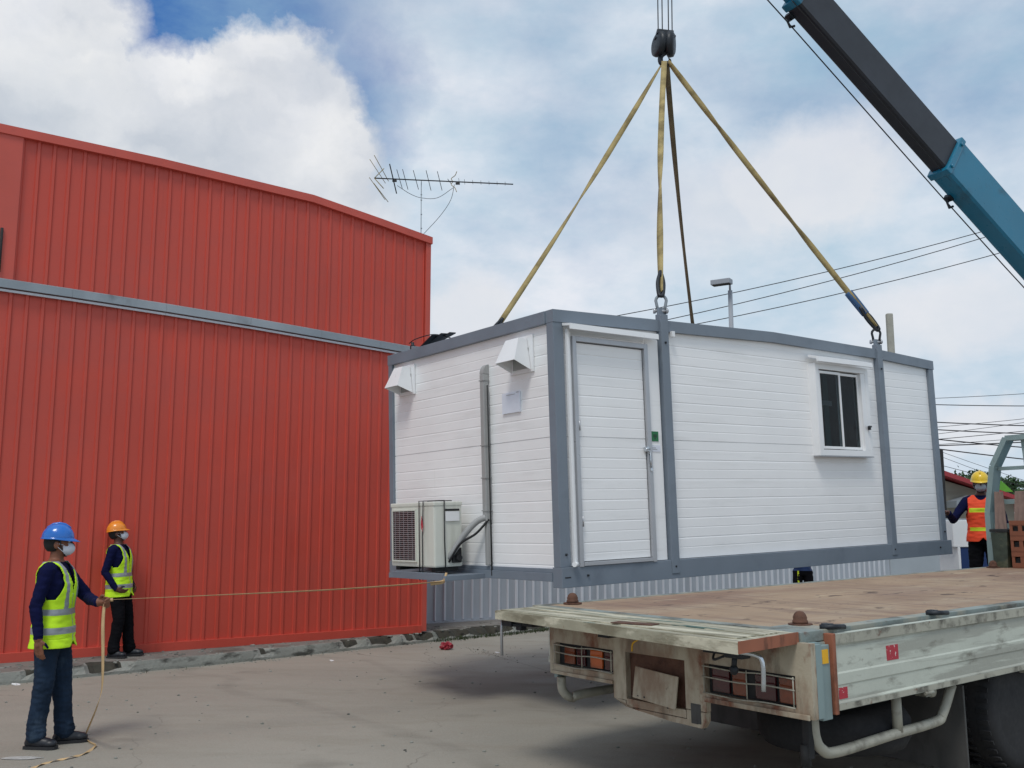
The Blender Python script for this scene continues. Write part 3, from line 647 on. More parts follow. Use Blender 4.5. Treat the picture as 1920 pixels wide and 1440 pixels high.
boomsec(xj1, xj2+.1, .27, .60, 'middle_boom', m_boom)
boomsec(xj2, blen+.4, .34, .70, 'base_boom', m_teals)
for x, w, h in ((xj1, .31, .62), (xj2, .38, .73)):
    bm = B(); bb(bm, x-.07, x+.05, -w/2, w/2, -h/2, h/2, .02)
    for zz in (-.24, .24):
        for s_ in (-1, 1): lathe(bm, [(.03, -.01), (.03, .03)], 10, 'Y', (x-.01, s_*w/2, zz))
    obj('boom_collar', bm, m_teals, cr)
RG_Y = .15 if BSd.x < 0 else -.15
for x, h in ((xj1+.16, .28), (xj2+.5, .335)):
    bm = B(); tube(bm, [(x, RG_Y, -h), (x-.03, RG_Y, -h-.12), (x+.05, RG_Y, -h-.16), (x+.10, RG_Y, -h-.08)], .02, 8); bb(bm, x-.09, x+.02, RG_Y-.06, RG_Y+.06, -h-.05, -h+.02, .01); obj('rope_guide', bm, m_iron, cr)
bm = B(); bb(bm, -.25, .3, -.2, .2, -.3, .25, .05); lathe(bm, [(.05, -.13), (.22, -.12), (.22, .12), (.05, .13)], 20, 'Y', (-.1, 0, -.1)); obj('boom_head', bm, m_teals, cr)
ROPE_Y = -.15*(1 if BSd.x < 0 else -1)*-1
# ropes (children, in crane local coordinates)
Mi = MB_.inverted()
for dx, dt in ((-12, -14), (-4, -6), (8, 5), (15, 12)):
    bm = B(); p = HK+V((dx*sc_, 0, 55*sc_)); q = V((HK.x+dt*sc_*1.1, BT.y+.0, BT.z-.1))
    tube(bm, [Mi @ p, Mi @ q], .0075, 6); obj('hoist_rope', bm, m_wire, cr)
bm = B(); tube(bm, [(0, ROPE_Y, -.42), (xj1+.1, ROPE_Y, -.41), (xj2+.2, ROPE_Y, -.455), (xj2+2.0, ROPE_Y, -.455), (blen, ROPE_Y, -.36)], .010, 6); obj('winch_rope', bm, m_wire, cr)
bm = B(); tube(bm, [(0, .08, -.30), (xj2-.2, .08, -.345), (blen, .08, -.34)], .006, 6); obj('winch_rope', bm, m_wire, cr)
# turret and carrier (mostly outside the frame)
def carrier():
    bm = B(); c = V((BF.x, BF.y, 0)); W = lambda b_: bmesh.ops.transform(b_, matrix=Mi, verts=b_.verts)
    bb(bm, c.x-.3, c.x+1.5, c.y-.9, c.y+.9, 1.5, 2.5, .1); W(bm); obj('turret', bm, m_teals, cr)
    bm = B(); bb(bm, c.x-2.2, c.x+4.6, c.y-1.1, c.y+1.1, .75, 1.48, .08); W(bm); obj('carrier_body', bm, m_teals, cr)
    bm = B(); bb(bm, c.x+4.7, c.x+6.4, c.y-1.1, c.y+1.1, .75, 2.3, .15); W(bm); k = obj('driver_cab', bm, m_teals, cr)
    bm = B(); bb(bm, c.x+5.0, c.x+6.1, c.y-1.12, c.y-1.101, 1.55, 2.15); W(bm); obj('cab_window', bm, m_dark, k)
    for x in (-1.2, 2.6, 3.9):
        for s_ in (-1, 1):
            bm = B(); lathe(bm, [(.25, -.14), (.46, -.14), (.5, -.08), (.5, .08), (.46, .14), (.25, .14)], 28, 'Y', (c.x+x, c.y+s_*.98, .5)); W(bm); obj('wheel', bm, m_rubber, cr)
    bm = B(); tube(bm, [(c.x-1.6, c.y-.7, 0.05), (c.x-1.6, c.y-.7, .8)], .08, 10); tube(bm, [(c.x-1.6, c.y+.7, 0.05), (c.x-1.6, c.y+.7, .8)], .08, 10); bb(bm, c.x-1.8, c.x-1.4, c.y-.9, c.y-.5, .0, .05); bb(bm, c.x-1.8, c.x-1.4, c.y+.5, c.y+.9, .0, .05); W(bm); obj('outrigger', bm, m_tealp, cr)
    bm = B(); q = BF-BD*2.6-BUp*.3; tube(bm, [Mi @ V((c.x+.1, c.y, 1.9)), Mi @ q], .11, 12); obj('lift_cylinder', bm, m_chrome, cr)
carrier()
# ------------------------------------------------------------------ flatbed truck
ta, tb, tc = frame((-452, 990), (3362, 935)); TQ = onz(1067, 1133, 1.16)
MT = mtx(TQ, -ta, tb, tc); MTi = MT.inverted()
tk = thing('flatbed_truck', 'worn pale green flatbed truck with stained plywood deck in the foreground', 'truck', MT)
RX = 2.40
bm = B(); bb(bm, -.06, RX-.1, -.16, 7.25, -.035, .0); obj('deck', bm, m_deck, tk)
bm = B(); bb(bm, RX-.1, RX-.0, -.262, 7.25, -.06, -.0045+.008, .004); bb(bm, -.14, -.061, -.262, 7.25, -.06, .003, .004); bb(bm, -.06, RX-.101, -.262, -.162, -.055, .002, .004)
obj('deck_rim', bm, m_deckedge, tk)
bm = B(); bb(bm, RX-.28, RX+.03, -.30, -.02, -.24, -.062, .01); bb(bm, RX-.30, RX+.02, -.32, .05, -.058, .006, .006); obj('corner_casting', bm, m_deckedge, tk)
bm = B(); bb(bm, -.02, .10, -.14, 7.2, -.20, -.037); bb(bm, 1.0, 1.1, -.2, 7.2, -.36, -.037); bb(bm, 1.5, 1.6, -.2, 7.2, -.36, -.037)
for i in range(9): bb(bm, -.05, RX-.05, .1+i*.82, .18+i*.82, -.16, -.036)
obj('chassis_rail', bm, m_chass, tk)
# underbody clutter: axle, tank, spare wheel
bm = B(); tube(bm, [(.2, 2.25, -.66), (2.2, 2.25, -.66)], .08, 12); tube(bm, [(1.3, 2.25, -.66), (1.3, 6.5, -.5)], .05, 10); ellip(bm, (1.3, 2.25, -.66), (.22, .2, .22)); obj('axle', bm, m_chass, tk)
bm = B()
for x in (.5, 2.0):
    for k in range(5): tube(bm, smoothpath([(x, 1.5, -.42-.02*k), (x, 2.25, -.56-.016*k), (x, 3.0, -.42-.02*k)], 4), .02, 6)
obj('leaf_spring', bm, m_chass, tk)
bm = B(); lathe(bm, [(.2, -.12), (.46, -.12), (.5, -.05), (.5, .05), (.46, .12), (.2, .12)], 30, 'Z', (1.85, .75, -.72)); obj('spare_wheel', bm, m_rubber, tk)
def wheel(x, y, out=1):
    w = B(); lathe(w, [(.33, -.12), (.41, -.13), (.455, -.11), (.475, -.05), (.475, .05), (.455, .11), (.41, .13), (.33, .12)], 40, 'X', (x, y, -.715))
    for k in range(40):
        a = 2*pi*k/40
        for s_ in (-1, 1): box(w, (x+s_*.075, y+.477*cos(a), -.715+.477*sin(a)), (.08, .03, .012), Matrix.Rotation(a, 3, 'X') @ Matrix.Rotation(pi/2, 3, 'X'))
    wo = obj('wheel', w, m_rubber, tk)
    r = B(); s_ = out; lathe(r, [(.335, s_*.10), (.31, s_*.118), (.28, s_*.05), (.20, s_*.0), (.12, s_*.03), (.10, s_*.10), (.001, s_*.11)], 32, 'X', (x, y, -.715)); obj('rim', r, m_rim, wo)
    r = B()
    for k in range(8): a = 2*pi*k/8; lathe(r, [(.014, s_*.02), (.014, s_*.06)], 6, 'X', (x, y+.145*cos(a), -.715+.145*sin(a)))
    obj('wheel_nut', r, m_rust, wo)
for y in (2.28, 6.6):
    wheel(2.27, y, 1); wheel(.06, y, -1)
    if y < 3: wheel(1.95, y, 1); wheel(.35, y, -1)
# rear body panel, grid with openings
xs = [.17, .235, .86, .985, 1.53, 1.70, 2.385, 2.50]; zs = [-.56, -.48, -.44, -.42, -.24, -.06]
bm = B(); Y0, Y1 = -.345, -.30
def cell(x0, x1, z0, z1): bb(bm, x0, x1, Y0, Y1, z0, z1)
cell(.17, 2.50, -.24, -.05)                       # upper band
cell(.17, .235, -.47, -.2405); cell(.86, .985, -.56, -.2405); cell(1.53, 1.70, -.54, -.2405); cell(2.385, 2.50, -.47, -.2405)
cell(.2355, .8595, -.47, -.405); cell(1.7005, 2.3845, -.47, -.425); cell(.9855, 1.5295, -.60, -.55)
bb(bm, .20, .86, -.36, -.346, -.47, -.445, .004); bb(bm, 1.70, 2.48, -.36, -.346, -.475, -.445, .004)
prism(bm, [(.86, Y0, -.56), (.92, Y0, -.58), (1.10, Y0, -.615), (1.40, Y0, -.64), (1.66, Y0, -.645), (1.69, Y0, -.60), (1.69, Y0, -.545), (1.535, Y0, -.545), (1.535, Y0, -.605), (.98, Y0, -.605), (.98, Y0, -.565)], (0, .05, 0))
obj('rear_panel', bm, m_beige, tk)
bm = B(); bb(bm, .17, .20, -.30, .15, -.50, -.06); bb(bm, 2.46, 2.50, -.298, -.24, -.47, -.06); bb(bm, .2, 2.46, -.299, -.20, -.075, -.056); obj('side_plate', bm, m_tealp, tk)
bm = B(); bb(bm, .9, 1.62, -.299, -.24, -.60, -.10); obj('plate_recess', bm, m_rust, tk)
bm = B(); box(bm, (1.29, -.375, -.435), (.39, .012, .205), Matrix.Rotation(radians(4), 3, 'Y') @ Matrix.Rotation(radians(-6), 3, 'X'), .004)
pl = obj('number_plate_holder', bm, m_beige, tk)
bm = B()
for x, z in ((1.14, -.51), (1.2, -.51), (1.41, -.545)): lathe(bm, [(.008, -.39), (.008, -.384)], 8, 'Y', (x, 0, z))
obj('bolt', bm, m_chass, pl)
bm = B(); bb(bm, 1.575, 1.655, -.349, -.343, -.62, -.50); bb(bm, 1.58, 1.63, -.352, -.344, -.622, -.60); obj('step_opening', bm, m_dkrubber, tk)
# tail lamps behind guards
def lamp(x0, x1, z0, z1, seq):
    n = len(seq); bm = B(); bb(bm, x0, x1, -.305, -.27, z0, z1); b_ = obj('tail_light', bm, m_chass, tk)
    tot = sum(w for w, _ in seq); x = x0
    for w, mt in seq:
        xe = x+(x1-x0)*w/tot
        if mt: bm = B(); bb(bm, x+.012, xe-.012, -.326, -.306, z0+.012, z1-.016, .010); obj('lens', bm, mt, b_)
        x = xe
    bm = B()
    for z in (z1-.008, (z0+z1)/2+.015, z0+.004): tube(bm, smoothpath([(x0-.01, -.362, z), (x0*.6+x1*.4, -.368, z-.006), (x0*.3+x1*.7, -.366, z+.004), (x1+.01, -.362, z-.002)], 4), .0045, 6)
    for x in (x0, (x0+x1)/2, x1): tube(bm, [(x, -.36, z0), (x, -.36, z1)], .0045, 6)
    obj('guard_grille', bm, m_pipe, b_)
m_lor2 = M('lens_orange_bright', (.50, .10, .018), .12, 0, .08, 5, [((.08, .02, .006), (9, 9, 9), .5, .7, .6)], coat=.7)
lamp(.24, .855, -.40, -.245, [(.5, None), (1.2, m_lor), (1, m_lred), (.25, None), (1.3, m_lor2), (1, m_lred)])
lamp(1.705, 2.38, -.42, -.245, [(.2, None), (1.4, m_lred), (1.1, m_lor), (.4, None), (1.5, m_lred), (1.2, m_lor)])
# projecting tail board
bm = B(); z0 = -.035
prism(bm, [(.0, -.72, z0), (2.44, -.90, z0), (2.40, -.32, z0), (-.03, -.27, z0)], (0, 0, .038))
obj('tail_board', bm, m_board, tk)
bm = B(); prism(bm, [(-.005, -.727, -.062), (2.445, -.907, -.062), (2.444, -.90, -.062), (-.003, -.72, -.062)], (0, 0, .062)); obj('board_lip', bm, m_board, tk)
bm = B(); prism(bm, [(2.446, -.905, -.058), (2.452, -.905, -.058), (2.41, -.325, -.058), (2.402, -.325, -.058)], (0, 0, .066)); obj('board_end', bm, m_rustedge, tk)
bm = B(); bb(bm, .15, .35, -.66, -.27, -.10, -.040); bb(bm, 2.1, 2.25, -.8, -.31, -.09, -.040); bb(bm, 1.1, 1.2, -.7, -.27, -.10, -.040); obj('board_support', bm, m_chass, tk)
for i, (y0, y1, n) in enumerate(((-.80, -.60, 0), (-.585, -.40, 1))):
    bm = B(); prism(bm, [(.05, y0+.085, .0042), (2.35, y0, .0042), (2.34, y1-.02, .0042), (.05, y1+.06, .0042)], (0, 0, .006)); obj('board_strip', bm, m_board, tk)
bm = B(); box(bm, (1.45, -.70, .014), (.30, .10, .006), Matrix.Rotation(.25, 3, 'Z')); obj('torn_sheet', bm, m_rust, tk)
# twist locks
for x, y in ((.02, .02), (2.17, .02), (.02, 6.75), (2.17, 6.75)):
    bm = B(); prism(bm, [(x+.075*cos(2*pi*k/12), y+.075*sin(2*pi*k/12), .0035) for k in range(12)], (0, 0, .010))
    lathe(bm, [(.048, .012), (.048, .03), (.042, .036), (.044, .05), (.036, .07), (.022, .085), (.002, .09)], 14, 'Z', (x, y, 0)); obj('twist_lock', bm, m_rust, tk)
# near drop side with pressed profile
P = [(-.012, -.02), (.030, -.02), (.030, -.075), (.019, -.09), (.021, -.24), (.027, -.25), (.027, -.31), (.022, -.32), (.022, -.405), (.034, -.415), (.034, -.455), (-.01, -.455)]
bm = B(); prism(bm, [(RX+.045+y, -.07, z) for y, z in P], (0, 3.6, 0)); sd = obj('drop_side', bm, m_dropside, tk)
bm = B(); prism(bm, [(RX+.045+y, 3.56, z) for y, z in P], (0, 3.65, 0)); obj('drop_side', bm, m_dropside, tk)
bm = B(); prism(bm, [(-.15-y, -.07, z) for y, z in P], (0, 7.3, 0)); obj('drop_side', bm, m_dropside, tk)
bm = B(); bb(bm, RX+.02, RX+.082, -.105, -.072, -.475, -.014, .005); obj('side_end_post', bm, m_rustedge, sd)
bm = B(); bb(bm, RX+.005, RX+.06, -.20, -.108, -.50, -.075, .006); obj('rear_stanchion', bm, m_tealp, tk)
bm = B(); prism(bm, [(RX+.045+.0305, -.068, -.078), (RX+.045+.0325, -.068, -.022), (RX+.045+.0325, 3.5, -.022), (RX+.045+.0305, 3.5, -.078)][::1], (.002, 0, 0)); bb(bm, RX+.0795, RX+.082, -.068, 3.5, -.452, -.42); obj('worn_edge', bm, m_dropdirt, sd)
bm = B(); bb(bm, RX+.061, RX+.066, -.19, -.13, -.18, -.10); obj('yellow_reflector', bm, m_yel, tk)
bm = B(); bb(bm, RX+.064, RX+.0675, .47, .60, -.225, -.135); obj('red_sticker', bm, m_stick, sd)
bm = B(); bb(bm, RX+.0672, RX+.0695, -.05, .035, -.395, -.33); obj('red_sticker', bm, m_stick, sd)
for y in (-.03, 1.15):
    bm = B(); tube(bm, [(RX-.02, y-.05, .015), (RX+.05, y, .018), (RX+.055, y+.09, .012)], .016, 8); box(bm, (RX+.0, y+.0, .02), (.06, .05, .03), None, .006); obj('side_latch', bm, m_iron, tk)
for y in (.9, 2.3):
    bm = B(); tube(bm, [(RX+.08, y-.05, -.465), (RX+.08, y+.05, -.465)], .012, 8); bb(bm, RX+.0, RX+.075, y-.03, y+.03, -.49, -.458); obj('hinge', bm, m_dropdirt, tk)
# side guard tube
bm = B(); tube(bm, smoothpath([(RX-.02, -.19, -.47), (RX-.02, -.18, -.60), (RX-.02, -.12, -.68), (RX-.02, .02, -.715), (RX-.02, .6, -.70), (RX-.02, 1.12, -.69), (RX-.02, 1.22, -.65), (RX-.02, 1.36, -.48)], 5), .032, 12); tube(bm, [(RX-.02, .68, -.70), (RX-.02, .68, -.46)], .032, 10)
obj('side_guard', bm, m_pipe, tk)
bm = B(); bb(bm, RX-.06, RX-.01, -.25, -.2, -.72, -.46, .01); lathe(bm, [(.03, -.0), (.03, .12)], 10, 'Z', (RX-.05, -.235, -.76)); obj('guard_bracket', bm, m_chass, tk)
bm = B(); lathe(bm, [(.035, -.02), (.042, 0), (.035, .02), (.01, .03)], 16, 'X', (RX-.05, 1.15, -.50)); obj('marker_lamp', bm, m_pipe, tk)
# left under-run tube
bm = B(); tube(bm, smoothpath([(.22, -.28, -.50), (.22, -.27, -.60), (.24, -.2, -.66), (.26, -.05, -.64), (.26, 1.0, -.64)], 5), .034, 10); obj('side_guard', bm, m_pipe, tk)
bm = B(); tube(bm, [(.98, -.29, -.58), (.95, -.20, -.62), (.9, .3, -.62)], .035, 8); obj('exhaust_pipe', bm, m_iron, tk)
bm = B(); bb(bm, .11, .165, -.26, -.15, -.52, -.17, .006); bb(bm, .06, .115, -.24, -.20, -.50, -.42, .01); obj('stay', bm, m_tealp, tk)
# mud flaps
for x0, x1 in ((1.70, 2.38), (.0, .6)):
    bm = B(); bb(bm, x0, x1, 1.50, 1.52, -1.08, -.50, .004); obj('mud_flap', bm, m_dkrubber, tk)
# hanging bits beneath board
bm = B(); tube(bm, [(.02, -.68, -.062), (.01, -.68, -.14), (.012, -.68, -.33)], .011, 8); obj('lock_bar', bm, m_alu, tk)
bm = B(); box(bm, (.08, -.66, -.09), (.12, .06, .045), None, .008); box(bm, (.20, -.64, -.10), (.06, .06, .07), None, .01); tube(bm, [(.02, -.66, -.10), (.22, -.66, -.095)], .014, 8); obj('latch', bm, m_iron, tk)
bm = B(); tube(bm, smoothpath([(2.22, -.66, -.09), (2.32, -.62, -.10), (2.36, -.60, -.14), (2.36, -.60, -.30)], 4), .014, 10); obj('lock_bar', bm, m_chrome, tk)
bm = B(); box(bm, (2.18, -.6, -.11), (.14, .08, .05), None, .01); tube(bm, [(2.18, -.62, -.12), (2.17, -.62, -.19)], .016, 8); ellip(bm, (2.17, -.62, -.20), (.026, .026, .03)); tube(bm, smoothpath([(1.98, -.55, -.10), (2.0, -.6, -.16), (2.1, -.62, -.13)], 4), .008, 6); obj('latch', bm, m_iron, tk)
bm = B(); lathe(bm, [(.06, -.06), (.06, -.07), (.02, -.09), (.025, -.12)], 12, 'Z', (1.26, -.50, 0)); l1 = obj('work_lamp', bm, m_pipe, tk)
bm = B(); tube(bm, smoothpath([(1.27, -.50, -.12), (1.22, -.50, -.15), (1.21, -.50, -.20)], 4), .006, 6); obj('lamp_wire', bm, m_yel, l1)
bm = B()
for (x, z, w, h) in ((.30, -.12, .12, .05),): bb(bm, x, x+w, -.3475, -.3455, z, z+h)
obj('stencil_patch', bm, m_rustedge, tk)
# headboard frame
def hpt(px, py, y=7.3): P = onp(px, py, TQ+tb*y, tb); return MTi @ P
A0 = hpt(1866, 1064); A1 = hpt(1858, 960); A2 = hpt(1866, 874); A3 = hpt(1890, 822); A4 = A3+V((2.1, 0, .02)); A5 = A4+V((.3, 0, -.35)); A6 = V((A5.x, A5.y, 0))
def bar(bm, a, b, w, d):
    a, b = V(a), V(b); T = (b-a).normalized(); u = V((0, 1, 0)); s_ = T.cross(u).normalized()
    box(bm, (a+b)/2, (1, 1, 1), Matrix((s_*w, u*d, T*((b-a).length+.0))).transposed())
bm = B()
for k_, (a, b) in enumerate(((A0, A1), (A1, A2), (A2, A3), (A3, A4), (A4, A5), (A5, A6))): bar(bm, V(a)+V((0, .002*k_, 0)), V(b)+V((0, .002*k_, 0)), .065, .20-.004*k_)
hd = obj('headboard_frame', bm, m_tealp, tk)
bm = B(); z1 = hpt(1870, 876).z-.0; bar(bm, (A2.x+.03, 7.32, z1-.02), (A5.x, 7.32, z1-.0), .045, .05); z2 = hpt(1870, 986).z; bar(bm, (A0.x+.03, 7.32, z2), (A6.x, 7.32, z2), .06, .06)
bar(bm, (A0.x+.03, 7.36, z2+.30), (A6.x, 7.36, z2+.33), .06, .05); bar(bm, (.27, 7.30, z1), (.25, 7.30, A3.z), .05, .05); bar(bm, (1.3, 7.30, z2), (1.3, 7.30, A3.z), .05, .05)
obj('cross_bar', bm, m_tealp, hd)
# cab (outside the frame)
bm = B(); bb(bm, .0, 2.3, 7.7, 9.5, -.45, 1.1, .12); kb = obj('cab', bm, m_teals, tk)
bm = B(); bb(bm, 2.301, 2.315, 8.3, 9.1, .35, .95, .0); obj('cab_window', bm, m_dark, kb)
# ------------------------------------------------------------------ things on the deck
def tkm(x, y, z=0.0, r=0.0): return MT @ Matrix.Translation((x, y, z)) @ Matrix.Rotation(r, 4, 'Z')
def crate(x, y, z, label, r=0):
    t = thing('plastic_crate', label, 'crate', tkm(x, y, z, r), 'brown plastic crates stacked at the front of the deck')
    bm = B(); W_, D_2, H_ = .56, .38, .185
    bb(bm, 0, W_, 0, D_2, 0, .012)
    for y_ in (0, D_2-.014):
        for i in range(6): xx = i*(W_/5.0)-.012; bb(bm, max(0, xx), min(W_, xx+.045), y_, y_+.014, .0125, H_)
        bb(bm, 0, W_, y_-.003, y_+.017, H_-.05, H_+.001); bb(bm, 0, W_, y_-.002, y_+.016, .013, .06)
    for x_ in (0, W_-.014): bb(bm, x_, x_+.013, .0145, D_2-.0145, .013, H_-.002)
    obj('shell', bm, m_crate, t)
    bm = B(); bb(bm, .03, W_-.03, .03, D_2-.03, .013, .12); obj('contents', bm, m_chass, t)
for k, lb in enumerate(('brown plastic crate at the bottom of the stack on the truck deck', 'brown plastic crate in the middle of the stack on the truck deck', 'brown plastic crate on top of the stack on the truck deck')):
    crate(.22, 6.82, .002+k*.188, lb)
t = thing('dark_bin', 'dark green see-through bin beside the brown crates on the truck deck', 'bin', tkm(.06, 6.95, .002))
bm = B(); prism(bm, [(-.07, -.1, 0), (.09, -.1, 0), (.11, -.1, .42), (-.09, -.1, .42)], (0, .24, 0)); obj('body', bm, M('bin_green', S(58, 66, 56), .35, 0, .3, 12, [(S(110, 108, 84), (6, 6, 8), .52, .66, .6)]), t)
bm = B(); bb(bm, -.10, .12, -.11, .15, .425, .46, .006); obj('lid', bm, m_chass, t)
for k, (x, tl, lb) in enumerate(((-.13, 2, 'leftmost grey wooden plank leaning upright against the headboard'), (-.02, -3, 'second grey wooden plank from the left against the headboard'), (.08, 5, 'slanting grey wooden plank third from the left against the headboard'), (.20, 0, 'grey wooden plank at the right picture edge against the headboard'))):
    bm = B(); box(bm, (0, 0, .46), (.075, .022, .92), None, .003)
    o = obj('wooden_plank', bm, m_wood); o.matrix_world = MT @ Matrix.Translation((x, 7.21, .003)) @ Matrix.Rotation(radians(tl), 4, 'Y') @ Matrix.Rotation(radians(-2), 4, 'X'); tag(o, lb, 'plank', 'wooden planks leaning at the headboard')
# ------------------------------------------------------------------ background right
def GP(px, y, z=0): P = ony(px, 900, y); return V((P.x, y, z))
t = thing('storage_cabinet', 'white topped cabinet with dark blue lower doors beyond the cabin end', 'cabinet', GP(1812, 15.6))
bm = B(); bb(bm, -.27, .5, 0, .7, 1.44, 1.86, .01); obj('white_top', bm, m_whitep, t)
bm = B(); bb(bm, -.17, .5, .02, .7, .02, 1.438, .005); obj('blue_door', bm, m_bluep, t)
bm = B(); bb(bm, -.21, -.172, -.01, .68, 0, 1.438, .004); obj('edge_post', bm, m_whitep, t)
# shed with red roof
sy = 34.0
def SP(px, py, y=sy): return ony(px, py, y)
t = thing('red_roof_shed', 'grey brown shed with red sloping roof edge beyond the worker in orange', 'shed', V((SP(1760, 900).x, sy, 0)))
o0 = V((SP(1760, 900).x, sy, 0)); a1 = SP(1700, 862)-o0; a2 = SP(1765, 886)-o0; a3 = SP(1900, 940)-o0; 
bm = B(); prism(bm, [(a1.x, 0, 0), (a3.x, 0, 0), (a3.x, 0, a3.z), (a2.x, 0, a2.z-.25), (a1.x, 0, a1.z-.25)], (0, 8, 0)); obj('wall', bm, m_brownwall, t)
bm = B(); prism(bm, [(a1.x, -.5, a1.z-.2), (a3.x+1, -.5, a3.z-.35), (a3.x+1, -.5, a3.z-.22), (a2.x, -.5, a2.z), (a1.x, -.5, a1.z)], (0, 8.8, 0)); obj('roof', bm, m_roofred, t)
bm = B(); q1 = SP(1772, 947)-o0; q2 = SP(1806, 936)-o0; prism(bm, [(q1.x, -.9, q1.z-.1), (q2.x, -.9, q2.z-.1), (q2.x, -.9, q2.z+.12), (q1.x, -.9, q1.z+.12)], (0, .88, 0)); obj('awning', bm, m_zinc, t)
gy = 46.0; o0 = V((ony(1880, 900, gy).x, gy, 0)); g = [ony(*p, gy)-o0 for p in ((1868, 893), (1885, 908), (1900, 922), (1868, 922))]
t = thing('green_roof_hut', 'small hut with bright green roof behind the headboard frame', 'hut', o0)
bm = B(); prism(bm, [(p.x, 0, p.z) for p in g], (0, 4, 0)); obj('roof', bm, m_greenroof, t)
bm = B(); bb(bm, g[0].x+.1, g[2].x-.1, .2, 3.8, 0, g[2].z-.01); obj('wall', bm, m_brownwall, t)
# trees
def tree(px, py, y, w, h, label, seed, n=900):
    r = random.Random(seed); c = ony(px, py, y); b_ = V((c.x, y, 0)); t = thing('leafy_tree', label, 'tree', b_, 'dark trees behind the shed')
    bm = B(); tube(bm, smoothpath([(0, 0, 0), (.08, .05, c.z*.4), (-.05, 0, c.z*.75), (0, 0, c.z+h*.1)], 4), [.22-.012*i for i in range(13)], 8)
    for k in range(6): a = k*1.05; tube(bm, [(0, 0, c.z*.6), (w*.3*cos(a), w*.3*sin(a), c.z+h*.05*(k % 3))], [.09, .03], 6)
    obj('trunk', bm, m_bark, t)
    bm = B(); cl = [(r.uniform(-w/2, w/2), r.uniform(-w/2, w/2), c.z+r.uniform(-h/2, h/2)) for _ in range(26)]
    for _ in range(n):
        q = V(r.choice(cl))+V((r.gauss(0, .16), r.gauss(0, .16), r.gauss(0, .12))); s_ = r.uniform(.07, .16)
        u = V((r.gauss(0, 1), r.gauss(0, 1), r.gauss(0, 1))).normalized(); v = u.cross(V((r.gauss(0, 1), r.gauss(0, 1), r.gauss(0, 1)))).normalized()
        bm.faces.new([bm.verts.new(q+p) for p in (u*s_, v*s_*.5, -u*s_, -v*s_*.5)])
    obj('crown', bm, m_leaf, t, False)
tree(1822, 910, 52, 1.3, 1.0, 'dark green tree showing behind the yellow helmet', 1)
tree(1843, 905, 55, 1.1, 1.1, 'taller dark tree just right of the yellow helmet, behind the frame post', 2)
tree(1888, 915, 58, 1.2, .9, 'small dark tree above the green roof', 3)
tree(1914, 920, 64, 1.6, 1.0, 'distant bushy tree at the right picture edge', 4)
# street lamp, poles
LB = ony(1374, 700, 25); LB = V((LB.x, 25, 0))
t = thing('street_lamp', 'grey street lamp with boxy head standing behind the cabin', 'street lamp', LB)
zt = ony(1374, 545, 25).z; bm = B(); tube(bm, [(0, 0, 0), (0, 0, zt)], [.075, .06], 12); tube(bm, [(0, 0, zt), (0, 0, zt+.16)], .03, 8); obj('pole', bm, m_pole, t)
bm = B(); R_ = Matrix.Rotation(radians(-32), 3, 'Z'); box(bm, (-.24, -.10, zt+.20), (.52, .26, .13), R_, .012); lh = obj('lamp_head', bm, m_pole, t)
bm = B(); box(bm, (-.24, -.10, zt+.133), (.47, .21, .008), R_); obj('lens', bm, m_chass, lh)
def pole(px, ytop, y, r, label, mat, name):
    P = ony(px, ytop, y); t = thing(name, label, 'pole', V((P.x, y, 0)), None); bm = B(); bb(bm, -r, r, -r*.8, r*.8, 0, P.z, r*.4); obj('shaft', bm, mat, t); return P
pole(1667, 588, 27, .09, 'pale concrete pole rising behind the right end of the cabin', m_concpole, 'concrete_pole')
p_ = pole(1764, 842, 27, .05, 'thin dark post just beyond the right edge of the cabin', m_chass, 'steel_post')
# power lines
PL = []
def wire(a, b, sag, r, label, grp):
    a, b = V(a), V(b); bm = B(); tube(bm, [a.lerp(b, t/16)-V((0, 0, sag*4*(t/16)*(1-t/16)))-a for t in range(17)], r, 6)
    o = obj('power_line', bm, m_wire); o.location = a; tag(o, label, 'power line', grp)
yA = 30.0
g1 = 'power lines crossing the sky behind the slings'
for (x0, y0_, xm, ym), lb in zip(((1160, 587, 1838, 425), (1238, 594, 1838, 437), (1290, 600, 1868, 467)), ('uppermost of the three thin cables crossing behind the slings', 'middle of the three thin cables crossing behind the slings', 'lowest of the three thin cables crossing behind the slings')):
    s_ = (ym-y0_)/(xm-x0); f = lambda x: y0_+s_*(x-x0)
    wire(ony(1000, f(1000)-6, yA), ony(2200, f(2200)-14, yA+1), .45, .014, lb, g1)
g2 = 'bundle of cables beyond the right end of the cabin'
cab_l = [((1755, 738), (1920, 729), .010, 'highest single cable right of the cabin, alone in the sky'), ((1755, 750), (1920, 752), .016, 'second highest cable right of the cabin'), ((1757, 783), (1920, 789), .02, 'thick dark cable at the top of the dense bundle'),
 ((1757, 792), (1920, 776), .010, 'thin cable rising to the right across the top of the bundle'), ((1757, 797), (1920, 804), .02, 'second thick cable of the dense bundle'), ((1757, 805), (1920, 783), .010, 'thin rising cable below the second thick cable'),
 ((1757, 815), (1920, 799), .013, 'rising cable through the middle of the bundle'), ((1757, 815), (1920, 830), .022, 'thick cable sloping down through the middle of the bundle'), ((1757, 825), (1920, 812), .010, 'thin cable rising in the lower bundle'),
 ((1757, 827), (1920, 820), .022, 'thick wavy cable in the lower bundle'), ((1757, 833), (1920, 852), .022, 'lowest thick cable sloping down to the headboard frame'), ((1757, 836), (1920, 892), .008, 'thin stay wire dropping to the right below the bundle'),
 ((1757, 845), (1920, 905), .008, 'thin wire second lowest, dropping towards the trees'), ((1757, 862), (1920, 903), .010, 'thin wire passing just above the yellow helmet'), ((1757, 870), (1920, 925), .006, 'faintest wire falling behind the shed roof')]
